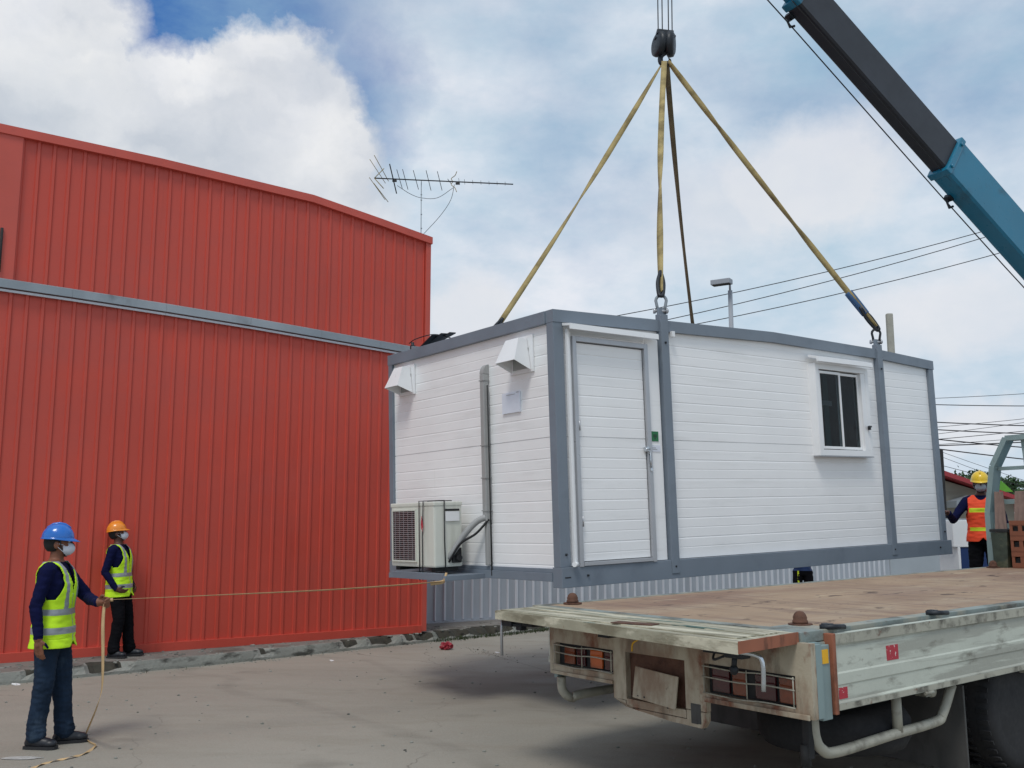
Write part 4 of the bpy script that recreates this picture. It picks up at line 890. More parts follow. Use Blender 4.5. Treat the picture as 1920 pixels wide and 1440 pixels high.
for i, (a, b, r, lb) in enumerate(cab_l):
    s_ = (b[1]-a[1])/(b[0]-a[0]); yy = yA+4+i*.15
    wire(ony(a[0]-260, a[1]-s_*260, yy), ony(b[0]+300, b[1]+s_*300, yy), .18, r, lb, g2)
for px, y, lb in ((1440, 33.6, 'concrete utility pole hidden behind the cabin carrying the cables'), (2225, 33.6, 'concrete utility pole outside the right edge carrying the cables')):
    t = thing('utility_pole', lb, 'utility pole', GP(px, y)); bm = B(); tube(bm, [(0, 0, 0), (0, 0, 7.0)], [.16, .11], 10); obj('shaft', bm, m_concpole, t); bm = B(); bb(bm, -.8, .8, -.06, .06, 6.2, 6.35); obj('cross_arm', bm, m_concpole, t)
# ------------------------------------------------------------------ TV antenna on the warehouse
ay = 17.3; AB = ony(790, 448, ay); AT = ony(790, 338, ay)
an = thing('tv_antenna', 'thin television aerial on a mast above the red warehouse corner', 'antenna', AB-V((0, 0, .85)))
O_ = AB-V((0, 0, .85)); al = lambda px, py, y=ay: ony(px, py, y)-O_
bm = B(); tube(bm, [(0, 0, 0), al(790, 338)], .008, 8)
for py in (365, 375, 402, 428): q = al(790, py); box(bm, q, (.03, .02, .018), None, .003)
obj('mast', bm, m_zinc, an)
bm = B(); e0 = al(702, 334, ay-.3); e1 = al(962, 345.5, ay+.5); tube(bm, [e0, e1], .012, 8); obj('boom', bm, m_iron, an)
def ep(t): return e0.lerp(e1, t)
bm = B()
for t, h, ln in ((.13, .17, .3), (.175, .11, .2), (.215, .12, .2), (.29, .11, .2), (.38, .12, .2), (.46, .11, .2), (.53, .03, .05)):
    tube(bm, [ep(t)+V((-.03, -ln, h)), ep(t)+V((.03, ln, -h))], .006 if h < .15 else .011, 6)
for t, l_ in ((.60, .3), (.64, .22), (.70, .16), (.76, .16), (.82, .15), (.88, .14), (.94, .14)): tube(bm, [ep(t)+V((0, -l_/2, .015)), ep(t)+V((0, l_/2, -.005))], .004, 5)
obj('element', bm, m_iron, an)
bm = B()
for dz in (-1, 1):
    tube(bm, [ep(.0), ep(.03)+V((.02, 0, .11*dz)), ep(.05)+V((.04, 0, .19*dz))], .008, 6)
    tube(bm, [ep(.02)+V((-.02, -.3, .32*dz if dz > 0 else -.2)), ep(.06)+V((.06, .3, .06*dz if dz > 0 else -.34))], .007, 6)
    tube(bm, [ep(-.01)+V((-.02, -.3, .24*dz if dz > 0 else -.1)), ep(.05)+V((.03, .3, .02*dz if dz > 0 else -.3))], .006, 6)
    tube(bm, smoothpath([ep(.555)+V((0, 0, .0)), ep(.555)+V((-.03, 0, .06*dz)), ep(.57)+V((.0, 0, .12*dz)), ep(.575)+V((.02, 0, .20*dz))], 4), .007, 6)
obj('reflector', bm, m_sling, an)
for q_ in (.14, .59): bm = B(); box(bm, ep(q_)+V((0, 0, -.035)), (.08, .04, .035), None, .006); obj('balun_box', bm, m_black, an)
bm = B()
tube(bm, smoothpath([al(745, 348), al(768, 363), al(790, 371), al(820, 371), al(850, 352)], 5), .005, 5); tube(bm, smoothpath([al(852, 346), al(845, 375), al(825, 405), al(793, 440)], 5), .005, 5); obj('coax_cable', bm, m_wire, an)
# ------------------------------------------------------------------ people
def remesh(bm, name, vox, mats, parent, iters=2):
    me = bpy.data.meshes.new(name); bmesh.ops.recalc_face_normals(bm, faces=bm.faces); bm.to_mesh(me); bm.free()
    o = bpy.data.objects.new(name, me); C.objects.link(o)
    r = o.modifiers.new('r', 'REMESH'); r.mode = 'VOXEL'; r.voxel_size = vox; r.use_smooth_shade = True
    s_ = o.modifiers.new('s', 'SMOOTH'); s_.factor = .5; s_.iterations = iters
    dg = bpy.context.evaluated_depsgraph_get(); dg.update()
    m2 = bpy.data.meshes.new_from_object(o.evaluated_get(dg)); o.modifiers.clear(); o.data = m2; bpy.data.meshes.remove(me); m2.name = name
    m2.materials.clear()
    for m in mats: m2.materials.append(m)
    m2.polygons.foreach_set('use_smooth', [True]*len(m2.polygons))
    if parent: o.parent = parent
    return o
def loft(bm, secs, n=28, closed=True):
    rings = []
    for z, cx_, cy_, rx, ry in secs:
        rings.append([bm.verts.new((cx_+rx*abs(cos(a))**.85*(1 if cos(a) > 0 else -1), cy_+ry*abs(sin(a))**.85*(1 if sin(a) > 0 else -1), z)) for a in [2*pi*k/n for k in range(n)]])
    for a, b in zip(rings, rings[1:]):
        for k in range(n): bm.faces.new((a[k], a[(k+1) % n], b[(k+1) % n], b[k]))
    if closed: bm.faces.new(rings[0][::-1]); bm.faces.new(rings[-1])
TS = [(.84, 0, 0, .105, .155), (.92, 0, 0, .112, .168), (1.0, 0, 0, .105, .155), (1.08, .003, 0, .102, .150), (1.18, .006, 0, .108, .162), (1.28, .004, 0, .112, .178), (1.35, -.004, 0, .10, .186), (1.40, -.012, 0, .082, .165), (1.44, -.018, 0, .062, .105), (1.475, -.016, 0, .052, .062)]
def hand(bm, w, d, n, curl, s=1.0, right=1):
    """w wrist, d direction of hand, n palm normal"""
    w, d, n = V(w), V(d).normalized(), V(n).normalized(); n = (n-d*n.dot(d)).normalized(); sd = d.cross(n)*right
    R_ = Matrix((d, sd, n)).transposed()
    ellip(bm, w+d*.05, (.052, .042, .016), R_, 16); capsule(bm, w-d*.01, w+d*.05, .026, .028, 10)
    for k, (off, ln) in enumerate(((-.03, .072), (-.010, .080), (.011, .074), (.031, .058))):
        p = w+d*.088+sd*off; c1, c2 = curl*(.8+.12*k), curl*(1.7+.1*k)
        q = p+(d*cos(c1)+n*sin(c1)+sd*off*1.2)*ln*.5; r = q+(d*cos(c2)+n*sin(c2))*ln*.5
        capsule(bm, p-d*.02, q, .0115, .0108, 8); capsule(bm, q, r, .0108, .0098, 8)
    p = w+d*.028-sd*.034; q = p+(d*.6-sd*.6+n*.35).normalized()*.036; r = q+(d*.85-sd*.1+n*.55).normalized()*.032
    capsule(bm, p, q, .013, .0115, 8); capsule(bm, q, r, .0115, .0095, 8)
from mathutils import noise as mnoise
seed_ = 3.3
def person(pos, yaw, label, j, helmet, vestm, stripem, legm, armm, skin, scale=1.0, vox=.0075, head=(0, 0), lean=0.0, maskm=None, shoes=True, group=None, veststyle=0, bands=((.885, .935), (1.03, 1.08)), hem=.775):
    M0 = Matrix.Translation(V(pos)) @ Matrix.Rotation(yaw, 4, 'Z') @ Matrix.Rotation(lean, 4, 'Y') @ Matrix.Scale(scale, 4)
    t = thing('person', label, 'person', M0, group)
    bm = B(); loft(bm, TS)
    for s_ in ('R', 'L'):
        y = -1 if s_ == 'R' else 1
        hip = V((0, y*.088, .90)); kn, an_ = V(j['knee'+s_]), V(j['ank'+s_]); sh = V((-.012, y*.175, 1.375)); el, wr = V(j['el'+s_]), V(j['wr'+s_])
        capsule(bm, hip, kn, .102, .076); capsule(bm, kn, an_+V((-.008, 0, .03)), .074, .070); capsule(bm, kn.lerp(an_, .12)+V((-.014, 0, 0)), kn.lerp(an_, .5), .072, .070); capsule(bm, hip+V((-.035, 0, -.0)), hip+V((-.03, 0, -.1)), .085, .08)
        for q in range(3): zz = an_.lerp(kn, .05+.07*q); lathe_r = .077-.003*q; capsule(bm, zz, zz+V((0, 0, .012)), lathe_r, lathe_r, 12)
        capsule(bm, sh, el, .062, .049); capsule(bm, el, wr, .049, .036); capsule(bm, sh+V((0, -y*.05, .01)), sh, .07, .062)
        hd_ = j['hand'+s_]; hand(bm, wr, hd_[0], hd_[1], hd_[2], 1, -1 if s_ == 'R' else 1)
    HM = Matrix.Translation((0, 0, 1.47)) @ Matrix.Rotation(head[0], 4, 'Z') @ Matrix.Rotation(head[1], 4, 'Y') @ Matrix.Translation((0, 0, -1.47))
    capsule(bm, (-.018, 0, 1.43), HM @ V((-.004, 0, 1.54)), .056, .053)
    hbm = B()
    ellip(hbm, (-.006, 0, 1.615), (.098, .077, .100)); ellip(hbm, (.034, 0, 1.558), (.062, .058, .070)); ellip(hbm, (.055, 0, 1.525), (.038, .036, .028))
    ellip(hbm, (.084, 0, 1.628), (.02, .052, .014)); capsule(hbm, (.092, 0, 1.612), (.112, 0, 1.575), .009, .014, 8); ellip(hbm, (.092, 0, 1.545), (.014, .026, .010)); 
    for y in (-1, 1): ellip(hbm, (-.005, y*.080, 1.585), (.022, .010, .032)); ellip(hbm, (.062, y*.042, 1.575), (.026, .02, .022))
    bmesh.ops.transform(hbm, matrix=HM, verts=hbm.verts); tmp = bpy.data.meshes.new('t'); hbm.to_mesh(tmp); hbm.free(); bm.from_mesh(tmp); bpy.data.meshes.remove(tmp)
    body = remesh(bm, 'body', vox, [armm, legm, skin], t)
    kz = [V(j['kneeR']), V(j['kneeL']), V(j['elR']), V(j['elL'])]; hs = [V(j['wrR']), V(j['wrL'])]
    nrm_ = [v.normal.copy() for v in body.data.vertices]
    for v, nn in zip(body.data.vertices, nrm_):
        c = v.co
        if c.z > 1.40 or min((c-h_).length for h_ in hs) < .13 and True and (c.z < .95 or (c-hs[1]).length < .2) and min((c-h_).length for h_ in hs) < .02: continue
        if any((c-h_-V(j['hand'+s2][0]).normalized()*.09).length < .11 for h_, s2 in zip(hs, ('R', 'L'))): continue
        a = .008*mnoise.noise(V((c.x*11+seed_, c.y*11, c.z*7)))+.005*mnoise.noise(V((c.x*18, c.y*18+seed_, c.z*34)))
        kk = max(0, 1-min((c-q_).length for q_ in kz)/.16); a += .008*kk*mnoise.noise(V((c.x*20+c.z*15, c.y*16, c.z*42+seed_)))
        if c.z < .2: a += .005*mnoise.noise(V((c.x*16, c.y*16, c.z*48)))
        v.co = c+nn*a
    wrs = [V(j['wrR']), V(j['wrL'])]; els = [V(j['elR']), V(j['elL'])]
    for p in body.data.polygons:
        c = p.center; m = 0
        if c.z < .93 and abs(c.y) < .2 and min((c-w).length for w in wrs) > .1 and min((c-w).length for w in els) > .12 and abs(c.x) < .35:
            m = 1
            for s2, w in (('R', wrs[0]), ('L', wrs[1])):
                e = V(j['el'+s2]); k = max(0, min(1, (c-e).dot(w-e)/max((w-e).length_squared, 1e-6)))
                if (c-(e+(w-e)*k)).length < .062 and abs(c.y) > .165: m = 0
        for s2, w in (('R', wrs[0]), ('L', wrs[1])):
            d = V(j['hand'+s2][0]).normalized()
            if (c-w).dot(d) > .004 and (c-w).length < .24 and (c-w-d*(c-w).dot(d)).length < (.1 if w.z > .95 else .058): m = 2
        if c.z > 1.45 and abs(c.y) < .12: m = 2
        p.material_index = m
    if shoes:
        for s_ in ('R', 'L'):
            an_ = V(j['ank'+s_]); ty = j.get('toe'+s_, 0.0); bm = B()
            R_ = Matrix.Rotation(ty, 4, 'Z'); capsule(bm, (-.03, 0, .075), (0, 0, .10), .05, .054); ellip(bm, (.04, 0, .048), (.12, .046, .045)); ellip(bm, (.12, 0, .042), (.06, .047, .036)); ellip(bm, (-.045, 0, .045), (.045, .042, .042))
            bmesh.ops.transform(bm, matrix=Matrix.Translation((an_.x, an_.y, an_.z-.085)) @ R_, verts=bm.verts)
            sh = remesh(bm, 'shoe', .009, [m_shoe], t)
            bm = B(); pr = [(-.085, -.035), (-.05, -.045), (.06, -.045), (.13, -.05), (.175, -.03), (.185, 0), (.175, .03), (.13, .05), (.06, .045), (-.05, .045), (-.085, .035)]
            prism(bm, [(x, y, -.0) for x, y in pr], (0, 0, .024)); bmesh.ops.transform(bm, matrix=Matrix.Translation((an_.x, an_.y, an_.z-.085)) @ R_, verts=bm.verts); obj('sole', bm, m_sole, sh)
    # vest shell
    if vestm:
        n = 200; zs = [hem+i*.004 for i in range(int((1.456-hem)/.004)+1)]
        def sec(z):
            if z < .84: return [0, 0, .108+(.84-z)*.12, .158+(.84-z)*.12]
            for a, b in zip(TS, TS[1:]):
                if a[0] <= z <= b[0]:
                    k = (z-a[0])/(b[0]-a[0]); return [a[i]+(b[i]-a[i])*k for i in range(1, 5)]
            return TS[-1][1:]
        bm = B(); rings = []
        for z in zs:
            cx_, cy_, rx, ry = sec(z); g_ = .022+.018*max(0, min(1.2, (1.15-z)/.3)); wv = .003
            rings.append([bm.verts.new((cx_+(rx+g_+wv*sin(5*a+z*9))*abs(cos(a))**.85*(1 if cos(a) > 0 else -1), cy_+(ry+g_*.7+wv*sin(4*a+2-z*7))*abs(sin(a))**.85*(1 if sin(a) > 0 else -1), z)) for a in [2*pi*(k+.5)/n for k in range(n)]])
        for a, b in zip(rings, rings[1:]):
            for k in range(n):
                f = bm.faces.new((a[k], a[(k+1) % n], b[(k+1) % n], b[k])); c = f.calc_center_median(); f.smooth = True
                kill = False
                if c.z > 1.155:
                    dz = (c.z-1.155)/.25; lim = .163-.040*min(1, dz*2.2)*(1 if veststyle == 0 else .3) + (.02 if c.x < 0 else 0)
                    if abs(c.y) > lim: kill = True
                if c.z > 1.452: kill = True
                if c.x > 0 and veststyle == 0 and abs(c.y) < (c.z-1.20)*.34: kill = True
                if c.x > 0 and veststyle and c.z > 1.385 and abs(c.y) < .075*((c.z-1.385)/.06)**.5: kill = True
                if c.x < 0 and c.z > 1.43 and abs(c.y) < .06: kill = True
                if veststyle == 0 and c.x > 0.0 and abs(c.y) < .01+.0*c.z and c.z < 1.18: pass
                if c.x > .05 and abs(c.y) < .05 and c.z < hem+.05*(1-abs(c.y)/.05): kill = True
                mi = 0
                if any(b0 < c.z < b1 for b0, b1 in bands) and (veststyle == 0 or abs(c.y) < .14): mi = 1
                if veststyle == 0 and c.z >= 1.05 and .066 < abs(c.y) < .106: mi = 1
                if veststyle == 0 and abs(c.y) < .004 and c.x > 0: mi = 2
                f.material_index = mi
                if kill: f.tag = True
        bmesh.ops.delete(bm, geom=[f for f in bm.faces if f.tag], context='FACES')
        bm.normal_update(); nn_ = {v: v.normal.copy() for v in bm.verts}
        for v in bm.verts: v.co += nn_[v]*(.007*mnoise.noise(V((v.co.x*9, v.co.y*9, v.co.z*8+5)))+.004*mnoise.noise(V((v.co.x*14, v.co.y*14, v.co.z*30)))+.001)
        v = obj('safety_vest', bm, [vestm, stripem, m_refl], t, False); so = v.modifiers.new('s', 'SOLIDIFY'); so.thickness = .006; so.offset = 1
    # head gear
    hg = B(); prof = []
    ellip(hg, (0, 0, 0), (.142, .118, .128), None, 32)
    bmesh.ops.bisect_plane(hg, geom=hg.verts[:]+hg.edges[:]+hg.faces[:], plane_co=(0, 0, -.004), plane_no=(0, 0, -1), clear_outer=True)
    tube(hg, [(-.10, 0, .085), (-.05, 0, .121), (0, 0, .131), (.05, 0, .122), (.10, 0, .09)], .012, 8)
    # brim with forward peak
    nb = 40; ri = []; ro = []
    for k in range(nb):
        a = 2*pi*k/nb; pk = .046*max(0, cos(a))**2; ri.append((.141*cos(a), .117*sin(a), 0)); ro.append(((.150+pk)*cos(a), .125*sin(a), -.012-.014*max(0, cos(a))))
    A_ = [hg.verts.new(p) for p in ri]; B_ = [hg.verts.new(p) for p in ro]; A2_ = [hg.verts.new((p[0], p[1], p[2]-.006)) for p in ri]; B2_ = [hg.verts.new((p[0], p[1], p[2]-.005)) for p in ro]
    for k in range(nb):
        q = (k+1) % nb; hg.faces.new((A_[k], A_[q], B_[q], B_[k])); hg.faces.new((B_[k], B_[q], B2_[q], B2_[k])); hg.faces.new((B2_[k], B2_[q], A2_[q], A2_[k]))
    bmesh.ops.transform(hg, matrix=HM @ Matrix.Translation((-.008, 0, 1.645)) @ Matrix.Rotation(radians(4), 4, 'Y') @ Matrix.Diagonal((.88, .90, .90, 1)), verts=hg.verts)
    if helmet:
        h = obj('helmet', hg, helmet, t, smooth=True)
        bm = B(); tube(bm, [HM @ V(p) for p in ((.02, .082, 1.64), (.03, .072, 1.56), (.055, .035, 1.497), (.06, 0, 1.49), (.055, -.035, 1.497), (.03, -.072, 1.56), (.02, -.082, 1.64))], .005, 6); obj('chin_strap', bm, m_black, h)
    else: hg.free()
    bm = B(); ellip(bm, (-.018, 0, 1.61), (.098, .083, .100), None, 28)
    bmesh.ops.bisect_plane(bm, geom=bm.verts[:]+bm.edges[:]+bm.faces[:], plane_co=(.012, 0, 1.6), plane_no=(.9, 0, -.35), clear_outer=True)
    bmesh.ops.bisect_plane(bm, geom=bm.verts[:]+bm.edges[:]+bm.faces[:], plane_co=(0, 0, 1.535), plane_no=(0, 0, -1), clear_outer=True)
    bmesh.ops.transform(bm, matrix=HM, verts=bm.verts); obj('hair', bm, m_hair, t, smooth=True)
    if maskm:
        bm = B(); ellip(bm, (.050, 0, 1.555), (.076, .066, .060), None, 28)
        bmesh.ops.bisect_plane(bm, geom=bm.verts[:]+bm.edges[:]+bm.faces[:], plane_co=(.042, 0, 1.55), plane_no=(-1, 0, -.1), clear_outer=True)
        bmesh.ops.bisect_plane(bm, geom=bm.verts[:]+bm.edges[:]+bm.faces[:], plane_co=(.1, 0, 1.602), plane_no=(.15, 0, 1), clear_outer=True)
        bmesh.ops.transform(bm, matrix=HM, verts=bm.verts); k = obj('face_mask', bm, maskm, t, smooth=True); so = k.modifiers.new('s', 'SOLIDIFY'); so.thickness = .003
        bm = B()
        for y in (-1, 1): tube(bm, [HM @ V(p) for p in ((.045, y*.064, 1.585), (.0, y*.087, 1.60))], .0025, 5); tube(bm, [HM @ V(p) for p in ((.045, y*.064, 1.53), (.0, y*.087, 1.575))], .0025, 5)
        obj('ear_loop', bm, maskm, k)
    for y in (-1, 1):
        bm = B(); ellip(bm, (.083, y*.030, 1.612), (.011, .014, .008), None, 10); bmesh.ops.transform(bm, matrix=HM, verts=bm.verts); e = obj('eye', bm, m_eye, t, smooth=True)
        bm = B(); ellip(bm, (.0925, y*.030, 1.612), (.004, .006, .006), None, 8); bmesh.ops.transform(bm, matrix=HM, verts=bm.verts); obj('pupil', bm, m_black, e, smooth=True)
    return t, M0
grp = 'site workers around the lift'
# worker in the blue helmet holding the tag line
Y1_ = radians(2)
P1 = V((-3.80, 8.28, 0)); M1i = (Matrix.Translation(P1) @ Matrix.Rotation(Y1_, 4, 'Z') @ Matrix.Scale(1.02, 4)).inverted()
ht = ony(203, 1127, 8.02); hl = M1i @ ht; hdir = V((.95, -.1, .12)).normalized()
wl_ = hl-hdir*.085
jj = dict(kneeR=(-.005, -.10, .49), ankR=(-.04, -.10, .085), kneeL=(.06, .085, .49), ankL=(.10, .10, .085), toeR=-.15, toeL=.35,
          elR=(-.05, -.245, 1.10), wrR=(.0, -.272, .865), elL=(.19, .20, 1.14), wrL=tuple(wl_), handR=((.10, -.02, -1), (.35, 1, 0), .30), handL=(tuple(hdir), (.1, -.9, -.3), 1.15))
person(P1, Y1_, 'worker in blue helmet and yellow vest standing left, holding the strap', jj, m_hblue, m_hivis, m_refl, m_denim, m_navy, m_skin, 1.02, .0056, head=(.25, -.02), maskm=m_mask, group=grp)
# worker in the orange helmet by the red wall
pw = MW @ V((-4.62, -.30, .132)); 
jj = dict(kneeR=(.05, -.095, .48), ankR=(-.02, -.10, .085), kneeL=(.07, .09, .49), ankL=(.09, .10, .085), toeR=-.1, toeL=.3,
          elR=(-.07, -.24, 1.10), wrR=(.06, -.20, .88), elL=(-.06, .24, 1.10), wrL=(.10, .17, .90), handR=((.75, .5, -.45), (0, .7, .3), .6), handL=((.7, -.5, -.4), (0, -.7, -.3), .6))
person(pw, radians(-6), 'worker in orange helmet and yellow vest standing against the red wall', jj, m_horg, m_hivis, m_refl, m_blackcloth, m_navy, m_skin2, .97, .0085, head=(.35, -.18), lean=radians(-3), maskm=m_mask, group=grp)
# worker in the orange vest steadying the cabin end
P3 = ony(1850, 1085, 13.7); P3 = V((P3.x, 13.7, .60))
Y3 = radians(-118); M3i = (Matrix.Translation(P3) @ Matrix.Rotation(Y3, 4, 'Z') @ Matrix.Scale(1.1, 4)).inverted()
tw_ = M3i @ ony(1778, 962, 13.35); hd3 = V((M3i.to_3x3() @ V((-1, -.15, .25)))).normalized()
jj = dict(kneeR=(.02, -.11, .49), ankR=(0, -.13, .085), kneeL=(.02, .11, .49), ankL=(0, .13, .085), elR=tuple(V((.06, -.33, 1.13)).lerp(tw_, .12)), wrR=tuple(tw_), elL=(-.02, .25, 1.10), wrL=(.05, .25, .86),
          handR=(tuple(hd3), (.3, -.2, -.3), .35), handL=((.1, 0, -1), (.2, -1, 0), .5))
person(P3, Y3, 'worker in yellow helmet and orange vest pushing the right end of the cabin', jj, m_hyel, m_hior, m_reflY, m_blackcloth, m_navy, m_skin2, 1.1, .0085, head=(.1, .05), maskm=M('grey_mask', S(170, 172, 176), .6), group=grp, veststyle=1, bands=((1.0, 1.045), (1.235, 1.285)), hem=.87)
pl_ = thing('work_platform', 'dark steel work platform under the worker beyond the truck headboard', 'platform', P3-V((0, 0, .60)))
bm = B(); bb(bm, -.5, .6, -.4, .45, .54, .598, .005); obj('platform_top', bm, m_bluep, pl_)
for x in (-.44, .54):
    for y in (-.34, .39): bm = B(); bb(bm, x-.03, x+.03, y-.03, y+.03, 0, .539); obj('leg', bm, m_bluep, pl_)
# worker hidden behind the cabin, seen only at the hips
P4 = GP(1498, 18.8)
jj = dict(kneeR=(.02, -.12, .49), ankR=(0, -.13, .085), kneeL=(.04, .12, .49), ankL=(0, .14, .085), elR=(.0, -.25, 1.14), wrR=(.22, -.12, 1.22), elL=(.0, .25, 1.14), wrL=(.22, .12, 1.22), handR=((.9, .5, .1), (0, 1, 0), .5), handL=((.9, -.5, .1), (0, -1, 0), .5))
w4, _ = person(P4, radians(-100), 'worker in black trousers behind the cabin, only the hips showing below it', jj, m_hyel, None, m_refl, m_blackcloth, m_bluep, m_skin2, 1.0, .012, maskm=m_mask, group=grp)
bm = B(); bb(bm, .08, .10, -.11, -.08, .55, .93); obj('trouser_stripe', bm, m_reflY, w4)
# ------------------------------------------------------------------ tag line
HP = ony(212, 1124, 8.0); a_ = MC @ V((-.50, 1.18, .05))
tl_ = thing('tag_line', 'tan webbing strap tied to the cabin shelf, held by the blue helmet worker', 'strap', HP)
bm = B(); far = a_-HP; ribbon(bm, [V((0, 0, 0)), far*.3-V((0, 0, .012)), far*.6-V((0, 0, .02)), far*.85-V((0, 0, .012)), far], .036, [1.5, 1.3, 1.2, 1.4], .003)
ribbon(bm, [V((0, 0, 0)), V((-.04, 0, -.01)), ony(196, 1135, 7.98)-HP, ony(193, 1170, 7.97)-HP, ony(193, 1230, 7.98)-HP, ony(191, 1290, 8.0)-HP, ony(180, 1330, 8.03)-HP, onz(161, 1378, .03)-HP, onz(166, 1390, .006)-HP, onz(180, 1398, .006)-HP], .028, [.1, 1.0, .3, .1, .5, 1.35, 1.5, .6, .2], .003)
gpts = [onz(180, 1398, .006)-HP, onz(160, 1412, .006)-HP, onz(130, 1420, .012)-HP, onz(95, 1428, .006)-HP, onz(65, 1438, .006)-HP, onz(40, 1452, .006)-HP, onz(-20, 1470, .006)-HP]
prev = None
sp_ = smoothpath(gpts, 8); vv = []
for i, p in enumerate(sp_):
    T = (sp_[min(i+1, len(sp_)-1)]-sp_[max(i-1, 0)]).normalized(); u = V((-T.y, T.x, 0)).normalized()*.014; z_ = V((0, 0, .008*sin(i*.9)))
    cur = [bm.verts.new(p+u+z_), bm.verts.new(p-u-z_*.3)]
    if prev: bm.faces.new((prev[0], prev[1], cur[1], cur[0]))
    prev = cur
wb_ = obj('webbing', bm, m_tape, tl_, False)
bm = B(); ribbon(bm, [far, far*.985+V((-.0, 0, -.01)), far*.95-V((0, 0, .016))], .036, [.4, .4, .3], .004); tube(bm, [far+V((0, 0, .0)), far+V((.02, .02, .08))], .012, 6); obj('knot', bm, m_tape, tl_)
for x_, z_ in ((.30, .10), (1.48, .12), (5.43, .12), (6.5, .10), (.06, .30), (6.68, .30), (1.48, 2.40), (5.43, 2.40)):
    bm = B(); lathe(bm, [(.012, -.0), (.012, -.012), (.003, -.016)], 6, 'Y', (x_, -.036 if z_ < .2 else (-.045 if x_ in (1.48, 5.43) else -.015), z_)); obj('bolt', bm, m_iron, cab)
bm = B(); bb(bm, .02, .09, -.038, -.0355, .088, .098); obj('slot', bm, m_black, cab)
rg = random.Random(21); bm = B()
for _ in range(700):
    p = V((rg.uniform(-7, 3.5), rg.uniform(5.5, 15), 0)) if rg.random() < .55 else V((*rg.choice(edge), 0))+V((.69, -.72, 0))*abs(rg.gauss(.03, .12))
    if (p-V((p.x, 0, 0))).y > 11.3+(p.x+5.76)*.93 and p.x < 1 and (p.y-11.32)-(p.x+5.76)*.93 > .02: continue
    s_ = rg.uniform(.004, .013); bmesh.ops.create_icosphere(bm, subdivisions=1, radius=s_, matrix=Matrix.Translation(p+V((0, 0, s_*.4))) @ Matrix.Diagonal((1.4, 1, .7, 1)))
tag(obj('grit', bm, m_kerb), 'loose grit and tiny stones scattered over the concrete yard', 'grit', kind='stuff')
# ------------------------------------------------------------------ litter
rl = random.Random(9); P = onz(837, 1218, .0)
bm = B(); bmesh.ops.create_icosphere(bm, subdivisions=3, radius=.075)
for v in bm.verts:
    v.co *= 1+rl.uniform(-.25, .25); v.co.z *= .8; v.co.x *= 1.2
o = obj('plastic_bag', bm, m_redbag); o.location = P+V((0, 0, .05)); tag(o, 'crumpled red plastic bag lying by the weeds', 'bag')
for px, py, s_, lb, mt in ((30, 1284, .05, 'white paper scrap by the kerb at the left edge', m_litter), (622, 1239, .035, 'small white scrap on the ground below the kerb', m_litter), (932, 1224, .035, 'white scrap on the slab left of the truck', m_litter)):
    bm = B(); prism(bm, [(s_*(1+rl.uniform(-.3, .3))*cos(2*pi*k/7), .6*s_*(1+rl.uniform(-.3, .3))*sin(2*pi*k/7), 0) for k in range(7)], (0, 0, .008)); o = obj('paper_scrap', bm, mt); o.location = onz(px, py, .002); o.rotation_euler = (.1, .15, 0); tag(o, lb, 'litter', 'white litter on the yard')
bm = B(); bmesh.ops.create_circle(bm, cap_ends=True, segments=26, radius=.12)
for v in bm.verts: v.co.x *= 1.25*(1+rl.uniform(-.15, .15)); v.co.y *= .45
o = obj('paint_mark', bm, M('white_paint_mark', S(170, 168, 164), .8, 0, .2, 20)); o.location = onz(40, 1421, .0045); tag(o, kind='structure')
bm = B()
for _ in range(140):
    e_ = rl.choice([e for e in edge if -6 < e[0] < .2]); p = V((*e_, .134))-V((.69, -.72, 0))*rl.uniform(.05, .75); s_ = rl.uniform(.01, .035)
    box(bm, p, (s_*2, s_*1.3, .012), Matrix.Rotation(rl.uniform(0, 3), 3, 'Z') @ Matrix.Rotation(rl.uniform(-.3, .3), 3, 'X'))
tag(obj('concrete_rubble', bm, m_kerb), 'flakes of broken concrete strewn along the walkway by the wall', 'rubble', kind='stuff')
# ------------------------------------------------------------------ world
w = bpy.data.worlds.new('World'); sc.world = w; w.use_nodes = True; nt = w.node_tree; t = NT(nt)
bg = nt.nodes['Background']; bg.inputs['Strength'].default_value = .1
SUN_EL, SUN_AZ = radians(58), radians(200)   # azimuth clockwise from +Y : sun behind the camera, a little left
sky = nt.nodes.new('ShaderNodeTexSky'); sky.sky_type = 'NISHITA'; sky.sun_disc = False; sky.sun_elevation = SUN_EL; sky.sun_rotation = SUN_AZ; sky.air_density = 1.0; sky.dust_density = .6
d = t.n('ShaderNodeTexCoord').outputs['Generated']
def npt(vec, sc_, det, ro, loc=(0, 0, 0), scale=(1, 1, 1)): return t.noise(t.mapping(vec, scale, loc), sc_, det, ro)
